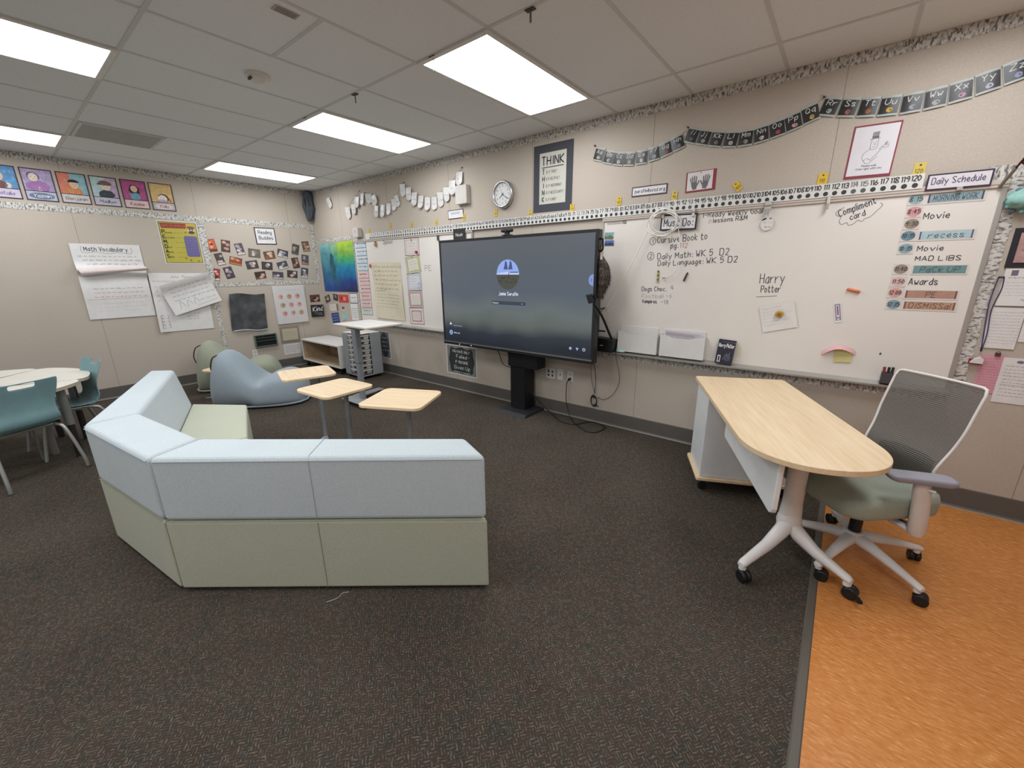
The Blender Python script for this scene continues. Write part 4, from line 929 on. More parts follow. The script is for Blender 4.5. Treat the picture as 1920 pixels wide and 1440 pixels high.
# number line
t = thing('number_line', 'long white number line from 1 to 120 with black dots', 'number line')
b = MB(); DOTS, NUM = MB(), MB()
x0, x1 = 1.53, 7.44; b.loft([(x0, -.001, 1.986), (x0, -.0022, 1.986), (x0, -.0022, 2.07), (x0, -.001, 2.07)], [(x1, -.001, 1.986), (x1, -.0022, 1.986), (x1, -.0022, 2.07), (x1, -.001, 2.07)], C('#d6d4cf', .35))
NB = MB(); N1 = C('#3d3b3c', .6); N2 = C('#77777a', .6)
for k in range(1, 121):
    x = 1.60+.04837*k; m = N2 if k in (72, 73, 89, 93, 114, 115) else N1
    s = str(k); W = NB.width(s, .030, 1, 1.2); xs = min(1.0, .042/W)
    NB.text(s, x, 2.032+random.uniform(-.0015, .0015), .030, .0056, m, 1, 'c', xs, gap=1.2)
    NB.ell(x, 2.0065, .0138, .0138, C('#54585a', .6) if m is N2 else C('#343638', .6), 1, 14)
NB.v = [(v[0], v[1]-.0022, v[2]) for v in NB.v]
for q in range(len(NB.f)):
    b.f.append(tuple(i+len(b.v) for i in NB.f[q])); b.m.append(b.mi(NB.mats[NB.m[q]]))
b.v += NB.v
o = b.build('paper_strip', t); o.location = (0, -.026, 0)
TG = [(1.595, 2.105, 0), (2.118, 2.147, 6), (2.578, 2.125, -3), (3.058, 2.118, 0), (3.544, 2.140, 2), (4.038, 2.142, 0), (4.508, 2.102, -3), (5.0, 2.105, 0), (5.478, 2.116, -2), (5.961, 2.108, -3), (6.421, 2.123, 38), (6.937, 2.106, -3), (7.41, 2.098, -4)]
for k, (x, z, r) in enumerate(TG):
    def dr(b, w, h, k=k):
        b.ell(0, h*.32, .006, .005, INK, 1, 8); b.text(str(k*10), 0, -.02, .022, .003, C('#6b5a24', .7), 1, 'c', .9)
    w, h = (.045, .068) if k < 11 else (.055, .074)
    card('number_tag', 'yellow tag marked %d pinned above the number line' % (k*10), 'tag', 'R', x, z, w, h, r, dr, .004 if k < 11 else .003, .001, C(('#d1b95a', '#d9b53f', '#d8b23a')[k % 3], .6), 'yellow tens tags')
framed('schedule_sign', 'white sign with purple frame headed Daily Schedule', 'sign', 'R', 7.588, 2.012, .268, .088, -.5, (('Daily Schedule', -.112, .105, -.012, .034),), .008, PURPLE, lw=.0042, ink=C('#544d68', .7), d=.029, paper=C('#d3ced2', .5))
b = MB(); b.box(-.012, -.01, -.012, .012, 0, .006, ALU); tag(b.build('sign_clip', loc=(7.60, -.034, 1.968)), 'small clip under the daily schedule sign', 'clip')
# ---------------------------------------------------------------- things on the right whiteboard
BD = .0135
th = framed('hanging_sign', 'black framed sign reading Must Do clipped under the number line', 'sign', 'R', 6.02, 1.90, .29, .125, -1.5, (('Must Do:', -.115, .115, -.03, .055),), .013, C('#2f2b33', .6), d=.03, lw=.0065)
for x in (-.128, .112):
    b = MB(); b.box(x-.01, -.016, .035, x+.01, 0, .095, C('#c9c5c0', .4)); b.cyl((x-.012, -.016, .07), (x+.012, -.016, .07), .006, ALU, 8); b.build('sign_clip', th, bevel=.002)
CABW = C('#e6e2da', .45)
b = MB()
for k in range(5):
    cx, cz, rx, rz = 5.905+.012*math.sin(k*2.1), 1.898+.008*math.cos(k*1.7), .118+.014*math.sin(k*1.3), .092+.014*math.cos(k*2.2)
    b.tube([(cx+rx*math.cos(a*PI/14+k*.3), -.058-.003*k-.004*math.sin(a*.9), cz+rz*math.sin(a*PI/14+k*.3)) for a in range(28)], .0042, CABW, 6, closed=True)
b.tube(catmull([(5.80, -.06, 1.887), (5.737, -.06, 1.746), (5.60, -.07, 1.454), (5.50, -.09, 1.26), (5.435, -.11, 1.16), (5.37, -.14, 1.09), (5.33, -.17, 1.06)], 5), .004, CABW, 6)
b.tube(catmull([(6.03, -.05, 1.85), (6.05, -.055, 1.767), (6.06, -.05, 1.66), (6.056, -.045, 1.564), (6.018, -.04, 1.492), (5.95, -.03, 1.46)], 5), .0032, CABW, 6)
b.cyl((5.95, -.03, 1.46), (5.925, -.03, 1.457), .005, C('#8d8983', .4, .5), 8)
tag(b.build('cable_coil'), 'coiled white cable hanging over the Must Do sign', 'cable')
def pic(m1, m2): return lambda b, w, h: (b.rect(0, 0, w*.92, h*.9, C(m1, .5, var=.25, scale=40), 1), b.poly([(-w*.46, -h*.45), (w*.46, -h*.45), (w*.46, -h*.1), (w*.1, h*.12), (-w*.2, -h*.12), (-w*.46, h*.05)], C(m2, .5, var=.2, scale=40), 2))
card('picture_magnet', 'small green landscape picture at the whiteboard left edge', 'picture', 'R', 5.405, 1.829, .093, .066, -2, pic('#7fa3a3', '#5f6f58'), d=BD)
card('picture_magnet', 'small blue mountain picture directly below the green one', 'picture', 'R', 5.41, 1.767, .098, .051, -2, pic('#5b6ea3', '#36406b'), d=BD)
def marker_magnet(name, label, x, z, L, r, rot, m, bumps=0):
    b = MB()
    if bumps:
        for k in range(bumps): b.sphere((0, -.008, -L/2+L*k/(bumps-1)), r*(1+.25*(k % 2)), r*.8, L/bumps*.75, m if k % 2 else C('#b3ad62', .6), 8)
    else: b.tube([(0, -.008, -L/2), (0, -.008, -L/2+.004), (0, -.008, L/2-.004), (0, -.008, L/2)], [r*.6, r, r, r*.7], m, 10)
    o = b.build(name); pose(o, 'R', x, z, rot, .012); tag(o, label, 'magnet')
marker_magnet('worm_magnet', 'green knobbly magnet below the daily writing', 5.885, 1.469, .085, .008, 0, C('#6f7440', .6), 6)
marker_magnet('stick_magnet', 'dark maroon stick magnet below the daily writing', 6.117, 1.467, .075, .007, -20, C('#50333a', .5))
marker_magnet('stick_magnet', 'orange stick magnet left of the lower schedule times', 7.22, 1.38, .075, .010, 75, C('#d0744c', .6))
b = MB(); b.box(-.02, -.014, -.03, .02, 0, .03, C('#b9b9b2', .4)); b.box(-.012, -.02, -.055, .012, -.006, -.02, C('#9fa19f', .4)); b.cyl((-.018, -.014, .0), (.018, -.014, .0), .006, ALU, 8)
tag(b.build('number_line_clip', loc=(6.645, -.03, 1.965)), 'grey clip under number 104 holding the round tag', 'clip')
b = MB(); b.box(-.009, -.014, -.03, .009, 0, .03, C('#c9c4bd', .4)); b.box(-.007, -.02, -.055, .006, -.006, -.02, C('#a39f99', .4))
tag(b.build('number_line_clip', loc=(6.994, -.03, 1.965)), 'pale clip under number 111 with nothing hanging from it', 'clip')
t = thing('round_tag', 'round white tag with black bow hanging on a thread', 'tag'); t.location = (6.652, -.02, 1.843)
b = MB(); b.loft([(.042*math.cos(2*PI*k/24), 0, .047*math.sin(2*PI*k/24)) for k in range(24)], [(.042*math.cos(2*PI*k/24), -.003, .047*math.sin(2*PI*k/24)) for k in range(24)], C('#d8d5d2', .6)); b.base = .003
b.scrib(-.024, .012, .0, .02, .0022, MKL, 1); b.scrib(-.016, .012, -.026, .009, .0022, INK, 1); b.build('disc', t)
b = MB(); b.base = .005; b.poly([(-.038, .022), (-.014, .03), (-.006, .036), (-.01, .042), (-.03, .034)], BLACK, 1); b.ell(.018, .036, .009, .005, C('#9a6f5f', .6), 1); b.build('bow', t)
b = MB(); b.tube([(0, -.002, .045), (-.004, -.006, .08)], .0016, BLACK, 5); b.build('thread', t)
def pocket(x, label, paper):
    t = thing('paper_pocket', label, 'paper pocket', group='white pockets in the marker tray'); t.location = (x, -.0145, .79)
    w, h = .37, .19
    b = MB(); b.box(-w/2+.008, -.004, 0, w/2-.008, 0, .235, C('#dad7d3', .4)); b.build('back_panel', t, bevel=.003)
    b = MB(); top = [(-w/2, h), (-w/2+.05, h-.004), (-.06, h-.025), (.06, h-.025), (w/2-.05, h-.004), (w/2, h)]
    pl = [(-w/2, 0)]+top+[(w/2, 0)]
    b.loft([(a, -.05, c) for a, c in pl][::-1], [(a, -.053, c) for a, c in pl][::-1], C('#dad7d3', .4)); b.build('front_panel', t)
    b = MB(); b.box(-w/2, -.052, 0, -w/2+.003, 0, h, C('#d3d0cc', .4)); b.box(w/2-.003, -.052, 0, w/2, 0, h, C('#d3d0cc', .4)); b.box(-w/2, -.052, 0, w/2, 0, .003, C('#d3d0cc', .4)); b.build('side_panels', t)
    if paper:
        b = MB(); b.slab(0, 0, .29, .2, .001, C('#cac5cb', .7)); b.base = .001
        b.rect(-.02, .075, .24, .022, C('#b5a9b4', .7), 1); b.scrib(-.1, .08, .04, .03, .003, C('#a48fa6', .7), 1); b.scrib(-.09, .1, .01, .02, .002, GRY, 1)
        o = b.build('folded_paper'); o.location = (x-.005, -.047, .91); o.rotation_euler = (.12, .04, 0); tag(o, 'printed paper sticking out of the second white pocket', 'paper')
pocket(5.757, 'white wall pocket in the marker tray, empty, nearest the television', 0); pocket(6.152, 'white wall pocket in the marker tray with a paper inside', 1)
t = thing('book', 'dark paperback book with white title standing in the marker tray', 'book'); t.location = (6.49, -.066, .7825); t.rotation_euler = (-.08, .06, 0)
b = MB(); NB_ = C('#2d2b38', .5, var=.2, scale=20); b.box(-.063, -.001, 0, .063, .001, .195, NB_); b.box(-.063, .024, 0, .063, .026, .195, NB_); b.box(-.063, 0, 0, -.061, .026, .195, NB_)
b.base = .001; b.fit('Harry Potter', -.055, .057, .135, .03, .005, C('#d5d3d8', .5), 1, slant=.08); b.rect(-.038, .04, .022, .055, PAPER, 1); b.rect(-.038, .04, .01, .04, BLACK, 2); b.scrib(-.04, .05, .175, .008, .0018, GRY, 1)
b.line([(-.01, .03), (.012, .09), (.02, .06), (.035, .1), (.04, .03)], .003, C('#6d6b78', .5), 1); b.ell(.02, .055, .025, .03, C('#4b4a57', .5), .6); b.build('cover', t)
b = MB(); b.box(-.06, .001, .002, .061, .024, .192, C('#c9c0a8', .8)); b.build('pages', t)
card('sticky_flag', 'narrow cream paper flag behind the dark book', 'paper', 'R', 6.585, .885, .02, .07, 4, None, BD, paper=C('#d9d0b4', .7))
b = MB(); b.warp = lambda x, y: .004+.025*max(0, x*5-.35)**2+.01*max(0, y*5)**2
b.grid([[b.P2(-.112+.224*i/10, .1-.2*j/10) for i in range(11)] for j in range(11)], PAPER)
for k in range(6): b.scrib(-.095, .02+.08*random.random(), .07-.025*k, .008, .0012, MKL, 1)
tag(pose(b.build('note_paper'), 'R', 6.813, 1.179, 15, BD), 'creased white paper held up by a yellow magnet', 'paper')
b = MB()
for k in range(7): a = 2*PI*k/7; b.sphere((.018*math.cos(a), -.01, .016*math.sin(a)), .011, .009, .011, C('#b8913a', .5, var=.15, scale=80), 8)
b.sphere((0, -.014, 0), .014, .01, .013, C('#8a6a2c', .6), 8); tag(pose(b.build('flower_magnet'), 'R', 6.82, 1.2, 0, .024), 'yellow flower shaped magnet on the creased white paper', 'magnet')
card('sticker_strip', 'narrow white and purple ticket magnet below the orange stick', 'ticket', 'R', 7.161, 1.227, .042, .138, 12, lambda b, w, h: (b.rect(0, .004, w-.012, h-.024, C('#8a86a3', .6), 1), b.rect(0, .012, w*.4, h*.6, C('#d5cfd2', .6), 2), b.rect(0, .016, w*.16, h*.45, C('#8d4a5d', .6, var=.2, scale=90), 3), b.rect(0, -.045, .014, .014, C('#c9c4c8', .6), 2)), BD)
b = MB(); b.warp = lambda x, y: 0
rows = []
for j in range(7):
    rows.append([(-.095+.19*i/14, -.002-.045*math.sin(PI*i/14)*(j/6), .045*math.sin(PI*i/14)+.004-.028*(j/6)*(1-.2*math.sin(PI*i/14))) for i in range(15)])
b.grid(rows, C('#d9a9a8', .7)); tag(pose(b.build('sticky_note'), 'R', 7.207, .955, 6, BD), 'curled pink sticky note sticking out from the whiteboard', 'sticky note')
b = MB(); b.warp = lambda x, y: .004+.02*max(0, -y*6)**2
b.grid([[b.P2(-.05+.1*i/6, .05-.1*j/8) for i in range(7)] for j in range(9)], C('#cfc588', .7)); b.scrib(-.01, .02, .036, .008, .0025, INK, 1)
tag(pose(b.build('sticky_note'), 'R', 7.235, .935, 5, BD), 'yellow sticky note hanging below the curled pink note', 'sticky note')
# daily schedule: round times and word strips
TM = [('8:15', 1.928, '#8fabae', 7.426), ('8:45', 1.857, '#cf9394', 7.430), ('9:30', 1.787, '#948478', 7.432), ('10:15', 1.717, '#6b8a96', 7.429), ('10:35', 1.641, '#84a3ab', 7.431), ('11:40', 1.517, '#94857b', 7.432), ('11:50', 1.44, '#d3b3ac', 7.433), ('12:00', 1.37, '#cf9a92', 7.431), ('12:35', 1.296, '#7c99a3', 7.436)]
for tx, z, cc, x in TM:
    def dr(b, w, h, tx=tx, cc=cc):
        b.ell(0, 0, .033, .029, C(cc, .6, var=.1, scale=40), 1, 22); b.fit(tx, -.027, .027, -.011, .024, .0042, C('#4a4547', .6), 2, slant=.1)
    card('time_card', 'round time card reading %s beside the daily schedule' % tx.replace(':', ' '), 'time card', 'R', x, z, .076, .066, 0, dr, BD, .0008, C('#d3ccc4', .5), 'daily schedule time cards')
for tx, z, x, cc, ec in (('MORNING WORK', 1.922, 7.594, '#8aa3aa', '#4a4458'), ('recess', 1.713, 7.594, '#a7bfc3', '#5c5873'), ('PaCk UP', 1.512, 7.605, '#6c8f90', '#6c8f90'), ('PE', 1.361, 7.596, '#ae8675', '#7a4f4c'), ('DISMISSal', 1.292, 7.601, '#b58f74', '#7a5148')):
    def dr(b, w, h, tx=tx, cc=cc, ec=ec):
        b.rect(0, .002, w-.018, h-.014, C(cc, .6, var=.08, scale=30), 1); b.rect(-w/2+.014, .002, .007, h-.014, C(ec, .6), 2); b.rect(w/2-.014, .002, .007, h-.014, C(ec, .6), 2)
        k = {'PE': .022, 'recess': .075, 'PaCk UP': .085}.get(tx, .092)
        b.fit(tx, -k, k, -.014, .032, .0026, C('#4c4a4c', .6), 3, slant=.12)
    card('word_strip', '%s word strip in the daily schedule column' % {'MORNING WORK': 'top grey blue morning work', 'recess': 'pale blue recess', 'PaCk UP': 'teal pack up', 'PE': 'reddish brown PE', 'DISMISSal': 'lowest tan dismissal'}[tx], 'word strip', 'R', x, z, .248, .06, 0, dr, BD, .0008, C('#d3ccc6', .5), 'daily schedule word strips')
t = thing('marker_holder', 'dark mesh marker holder with markers at the tray right end', 'marker holder'); t.location = (7.485, -.055, .7795)
b = MB(); DKP = C('#4b4548', .5)
for q in ((-.03, -.022, 0, .03, -.018, .075), (-.03, .018, 0, .03, .022, .075), (-.03, -.018, 0, -.026, .018, .075), (.026, -.018, 0, .03, .018, .075), (-.03, -.022, 0, .03, .022, .003)): b.box(*q, DKP)
b.build('cup', t)
for k, (x, y, cc, lab) in enumerate(((-.016, -.008, '#8f2f33', 'red marker standing in the marker holder, left'), (.002, -.006, '#2a2628', 'black marker in the middle of the marker holder'), (.017, .004, '#332a2e', 'dark marker at the right of the marker holder'))):
    m = MB(); m.cyl((0, 0, 0), (.004*(k-1), 0, .07), .007, C('#cfc9c6', .5), 10); m.cyl((.004*(k-1), 0, .07), (.0055*(k-1), 0, .108), .0078, C(cc, .4), 10)
    tag(m.build('marker', loc=(7.485+x, -.055+y, .783)), lab, 'marker', 'markers in the holder')
t = thing('computer_mouse', 'small pale mint computer mouse in the tray beside the black box', 'mouse'); t.location = (5.6, -.055, .7815)
b = MB(); MINT = C('#a9cfcb', .4); rows = []
for i in range(9):
    a = PI*i/8; rows.append([(-.048*math.cos(a), .028*math.sin(a)*math.cos(PI*k/8)*(1), .001+.026*math.sin(a)*math.sin(PI*k/8)) for k in range(9)])
b.grid(rows, MINT); b.build('body', t); b = MB(); b.box(.01, -.003, .0225, .026, .003, .0275, C('#7f9f9d', .4)); b.build('scroll_wheel', t)
# ---------------------------------------------------------------- right of the whiteboard
t = thing('flag', 'red flag on a leaning pole at the upper right edge', 'flag')
b = MB(); b.tube([(7.757, -.03, 1.955), (7.785, -.11, 2.035)], .008, C('#8f867b', .4, .3), 8); b.build('pole_socket', t)
b = MB(); b.tube([(7.783, -.105, 2.03), (7.84, -.27, 2.195), (7.9, -.42, 2.36)], .005, C('#33272b', .4), 8); b.build('pole', t)
b = MB(); rows = []
for i in range(9):
    s = i/8; p0 = Vector((7.79, -.128, 2.052)).lerp(Vector((7.9, -.42, 2.355)), s)
    rows.append([(p0.x+.004+.11*q, p0.y+.012*math.sin(q*11+i*.5), p0.z-.05*q-.25*q*s) for q in [j/10 for j in range(11)]])
b.grid(rows, C('#a9404e', .7, var=.12)); b.build('cloth', t, solid=.001)
t = thing('plush_pillow', 'mint green plush pillow beside the whiteboard top right corner', 'plush'); TE = C('#8fb9b0', .9, var=.12, scale=40)
b = MB(); rows = []
for i in range(13):
    a = PI*i/12; rows.append([(7.865-.075*math.cos(a)*(1), -.05-.042*math.sin(a)*math.cos(2*PI*k/16), 1.882+.052*math.sin(a)*math.sin(2*PI*k/16)+.008*math.sin(k*3+i)) for k in range(16)])
b.grid(rows, TE, closed_u=True); b.build('body', t)
for k in range(12):
    b = MB(); a = 2*PI*k/12; b.sphere((7.865+.066*math.cos(a), -.035-.012*(k % 2), 1.878+.06*math.sin(a)), .013, .013, .013, C('#6fa3a0' if k % 2 else '#5c7f8d', .9), 8); b.build('pompom', t)
framed('framed_picture', 'black framed picture cut by the right edge', 'picture', 'R', 7.975, 1.628, .212, .212, 0, (), .026, C('#25242b', .5), t=.014, d=.002, paper=C('#b48f8b', .4, var=.25, scale=18), scrib=3, ink=C('#6d5b62', .6))
card('letter_sheet', 'white letter with a small dark emblem below the black frame', 'paper', 'R', 7.985, 1.412, .216, .208, 0, lambda b, w, h: (b.rect(-.07, .08, .026, .03, C('#6f6878', .6), 1), b.scrib(-.09, .095, .05, .008, .002, GRY, 1), [b.scrib(-.09, .09, .025-.018*k, .006, .0012, MKL, 1) for k in range(5)], b.scrib(-.02, .06, -.075, .02, .002, GRY, 1)), .012)
card('printed_sheet', 'printed white sheet hanging behind the letter', 'paper', 'R', 7.935, 1.178, .135, .24, 0, lambda b, w, h: [b.scrib(-.055, .055, .09-.018*k, .006, .0012, MKL, 1) for k in range(11)], .006)
card('printed_sheet', 'printed white sheet at the right edge below the letter', 'paper', 'R', 8.075, 1.2, .135, .19, 0, lambda b, w, h: [b.scrib(-.055, .055, .07-.018*k, .006, .0012, MKL, 1) for k in range(8)], .004)
b = MB(); b.base = .014; LV = C('#453f63', .6); b.line([(7.858, 1.468), (7.853, 1.40), (7.852, 1.30), (7.868, 1.12), (7.875, 1.035)], .006, LV, 1, True); b.line([(7.879, 1.468), (7.882, 1.40), (7.868, 1.28), (7.879, 1.14), (7.876, 1.035)], .006, LV, 1, True)
b.line([(7.856, 1.467), (7.88, 1.468)], .012, LV, 1); tag(b.build('lanyard', loc=(0, -.002, 0)), 'dark purple lanyard ribbon looped beside the letter', 'lanyard')
card('pink_sheet', 'pink printed sheet pinned low beside the whiteboard border', 'paper', 'R', 7.94, .90, .105, .235, 0, lambda b, w, h: [b.scrib(-.045, .045, .09-.016*k, .005, .0012, C('#a5717b', .7), 1) for k in range(12)], .002, paper=C('#cf97a2', .7))
card('large_notice', 'large white notice sheet at the right edge below the others', 'paper', 'R', 8.075, .872, .195, .275, 0, lambda b, w, h: (b.ell(-.03, .115, .014, .009, C('#78738d', .6), 1), [b.scrib(-.08, .085, .085-.02*k, .007, .0014, MKF, 1) for k in range(10)], b.rect(0, -.025, .17, .0016, GRY, 1)), .003)
b = MB(); b.box(-.03, -.012, -.02, .03, 0, .012, C('#8a2f3c', .5)); b.loft([(-.026, -.018, -.006), (.03, -.018, -.006), (.03, -.018, .014), (.012, -.018, .03), (-.012, -.018, .016)], [(-.03, -.04, -.01), (.024, -.04, -.012), (.026, -.04, .01), (.008, -.04, .024), (-.014, -.04, .012)], C('#d5d0ce', .4))
tag(b.build('wall_bell', loc=(7.868, -.001, .975)), 'small white and red call button beside the pink sheet', 'button')
b = MB(); b.box(-.011, -.012, -.008, .011, 0, .01, C('#5a2a33', .4)); b.tube([(-.008, -.008, .01), (-.006, -.01, .018), (.006, -.01, .018), (.008, -.008, .01)], .0015, BLACK, 5); tag(b.build('binder_clip', loc=(7.948, -.003, 1.022)), 'small dark red binder clip holding the pink sheet', 'clip')
# ---------------------------------------------------------------- low on the back wall
def failed(b, w, h):
    CHK2 = C('#c9cac8', .7); b.rect(0, 0, w-.03, h-.03, C('#83847f', .6, var=.15), 1)
    n = 48; b.poly([((w*.40+.012*math.cos(6*2*PI*k/n))*max(-1, min(1, 1.25*math.cos(2*PI*k/n))), (h*.41+.012*math.cos(8*2*PI*k/n))*max(-1, min(1, 1.25*math.sin(2*PI*k/n)))) for k in range(n)], C('#323433', .7, var=.1, scale=20), 2)
    b.fit('YOU HAVE ONLY', -.16, .15, .10, .034, .006, CHK2, 3); b.fit('Failed', -.09, .1, .03, .045, .008, CHK2, 3); b.fit('IF YOU HAVE', -.11, .12, -.04, .036, .006, CHK2, 3); b.fit('Given Up', -.14, .15, -.12, .048, .007, C('#b9cfc8', .7), 3)
    b.line([(-.15, -.15), (-.08, -.158), (.1, -.158), (.16, -.15)], .004, CHK2, 3); b.line([(.12, .045), (.15, .06)], .004, CHK2, 3)
card('chalk_poster', 'chalkboard style poster about giving up, under the screen left corner', 'poster', 'R', 3.395, .40, .555, .40, -.5, failed, .001, .002)
def dark2(b, w, h):
    b.rect(0, 0, w-.03, h-.03, C('#77797a', .6, var=.2), 1); b.ell(0, 0, w*.38, h*.44, C('#3a3d40', .7, var=.12), 2, 24)
    for k in range(4): b.scrib(-w*.22, w*.2, h*.22-k*h*.15, h*.07, .006, C('#b9bbbb', .7), 3)
card('chalk_poster', 'dark chalk lettered poster half hidden behind the tray cart', 'poster', 'R', 1.72, .44, .28, .43, 0, dark2, .001, .002)
# ---------------------------------------------------------------- television on its floor stand
TVB = C('#1b1c1f', .35, spec=.5); ty = -.39
t = thing('television', 'large black flat screen television showing a sign-in page on a floor stand', 'television', (4.50, 0, 0))
X_ = lambda x: x-4.50
b = MB(); b.box(X_(3.515), ty+.012, .70, X_(5.487), ty+.085, 1.862, TVB); b.box(-.55, ty+.085, .85, .55, ty+.13, 1.5, TVB); b.build('housing', t, bevel=.006)
b = MB()
for q in ((3.515, .70, 5.487, .752), (3.515, 1.836, 5.487, 1.862), (3.515, .752, 3.54, 1.836), (5.462, .752, 5.487, 1.836)): b.box(X_(q[0]), ty, q[1], X_(q[2]), ty+.012, q[3], TVB)
b.build('bezel', t, bevel=.002)
b = MB(); b.box(X_(3.53), ty-.004, .728, X_(5.475), ty-.0002, .742, C('#8f9194', .3, .7)); b.build('trim_strip', t)
b = MB(); b.base = -ty-.001
b.face([(-.961, 0, -.542), (.961, 0, -.542), (.961, 0, .542), (-.961, 0, .542)], SCREEN); SB = b
# what the screen shows
b = MB(); sx = lambda x: x-4.50; LB = EM('#8fa6d8', .9); WH = EM('#d6dcf0', .9); AS = EM('#8ea9e6', .85); AG = EM('#56574f', .6); CL = EM('#b9c6ee', .9)
cx, cz, r = .005, 1.493, .145
b.poly([(cx+r*math.cos(PI*k/20), cz+r*math.sin(PI*k/20)) for k in range(21)], AS, 1)
b.poly([(cx+r*math.cos(PI+PI*k/20), cz+r*math.sin(PI+PI*k/20)) for k in range(21)], AG, 1)
b.poly([(cx-.143, cz), (cx+.143, cz), (cx+.142, cz+.018), (cx+.02, cz+.03), (cx-.142, cz+.012)], CL, 2)
b.rect(cx+.08, cz+.022, .11, .01, EM('#4d5b86', .7), 3)
for x in (-.04, .02): b.poly([(cx+x-.012, cz+.05), (cx+x+.045, cz+.05), (cx+x+.03, cz+.12), (cx+x+.012, cz+.135), (cx+x+.002, cz+.09)], EM('#48588c', .7), 2)
b.poly([(cx+.008, cz-.02), (cx+.024, cz-.02), (cx+.016, cz+.04)], EM('#3b4043', .7), 4)
for k in range(8): rr = random.uniform(.02, .03); b.ell(cx-.1+.2*k/7, cz-.03-.05*random.random(), rr, rr*.4, EM('#4a4c44', .6), 2)
b.fit('Jamie Serafin', -.115, .132, 1.288, .034, .0055, WH, 1)
b.rect(.007, 1.209, .44, .04, EM('#39414d', .8), 1); b.rect(.007, 1.190, .44, .003, EM('#6f7fa8', .8), 2); b.fit('Password', -.2, -.125, 1.202, .016, .0022, WH, 2); b.line([(.18, 1.209), (.19, 1.209)], .006, WH, 2)
b.poly([(-.877, .935), (-.835, .935), (-.848, .952), (-.856, .965), (-.866, .95)], WH, 1); b.scrib(-.808, -.70, .92, .014, .0022, WH, 1)
b.ell(-.857, .843, .028, .028, LB, 1, 22); b.ell(-.857, .85, .008, .008, EM('#4b5f94', .7), 2, 10); b.ell(-.857, .832, .014, .007, EM('#4b5f94', .7), 2, 10); b.fit('Other user', -.808, -.712, .836, .016, .0022, WH, 1)
b.ell(.749, .826, .014, .014, LB, 1, 14); b.rect(.821, .832, .026, .012, LB, 1); b.rect(.821, .82, .012, .012, LB, 1); b.line([(.891+.013*math.cos(a*PI/7+2), .827+.013*math.sin(a*PI/7+2)) for a in range(13)], .004, WH, 1); b.line([(.891, .829), (.891, .842)], .004, WH, 1)
b.poly([(.96+.048*math.cos(PI/2+PI*k/14), 1.446+.05*math.sin(PI/2+PI*k/14)) for k in range(15)], EM('#7f93c9', .85), 1); b.line([(.944, 1.458), (.934, 1.446), (.944, 1.434)], .005, EM('#46557f', .8), 2)
b.poly([(-.96+.03*math.cos(-PI/2+PI*k/14), 1.44+.035*math.sin(-PI/2+PI*k/14)) for k in range(15)], EM('#666d86', .7), 1)
SB.v += [(v[0]-.001, v[1]-.001, v[2]-1.294) for v in b.v]; off = len(SB.v)-len(b.v)
for q in range(len(b.f)): SB.f.append(tuple(i+off for i in b.f[q])); SB.m.append(SB.mi(b.mats[b.m[q]]))
o = SB.build('screen', t); o.location = (.001, ty+.004, 1.294)
b = MB(); b.base = 0
for x in (3.776, 3.961): b.ell(X_(x), .716, .007, .004, EM('#e8eef8', 1.2), 0, 8)
o = b.build('status_lights', t); o.location = (0, ty-.0008, 0)
b = MB(); b.cyl((X_(3.515), -.35, 1.715), (X_(3.495), -.35, 1.715), .018, BLACK, 12); b.build('side_knob', t)
b = MB(); b.tube(catmull([(X_(5.487), -.34, 1.785), (X_(5.505), -.34, 1.78), (X_(5.51), -.34, 1.74), (X_(5.51), -.34, 1.70), (X_(5.487), -.34, 1.68)], 3), .008, BLACK, 8); b.build('side_handle', t)
b = MB(); b.box(-.11, -.22, .03, .09, -.04, .66, BLACK); b.box(-.11, -.26, .52, .28, -.10, .70, BLACK); b.build('stand_column', t, bevel=.004)
b = MB(); b.box(-.12, -.26, .66, .12, -.08, 1.4, BLACK); b.build('mount', t)
b = MB(); BP = [(-.20, -.36), (.21, -.36), (.21, -.02), (-.20, -.02)]
b.loft([(-.215, -.40, .001), (.215, -.40, .001), (.215, -.018, .001), (-.215, -.018, .001)], [(-.205, -.345, .028), (.205, -.345, .028), (.205, -.018, .028), (-.205, -.018, .028)], C('#29292b', .4)); b.build('stand_base', t, bevel=.003)
t = thing('webcam', 'small black webcam clipped on top of the television', 'webcam', (4.487, -.365, 1.864))
b = MB(); b.box(-.068, -.02, .03, .068, .02, .062, BLACK); b.build('body', t, bevel=.012, seg=3)
b = MB(); b.cyl((0, -.018, .046), (0, -.024, .046), .012, C('#3a3f48', .2), 14); b.build('lens', t)
b = MB(); b.box(-.025, -.012, .005, .025, .014, .034, BLACK); b.box(-.05, -.03, .0005, .055, .03, .008, BLACK); b.build('clip_foot', t, bevel=.003)
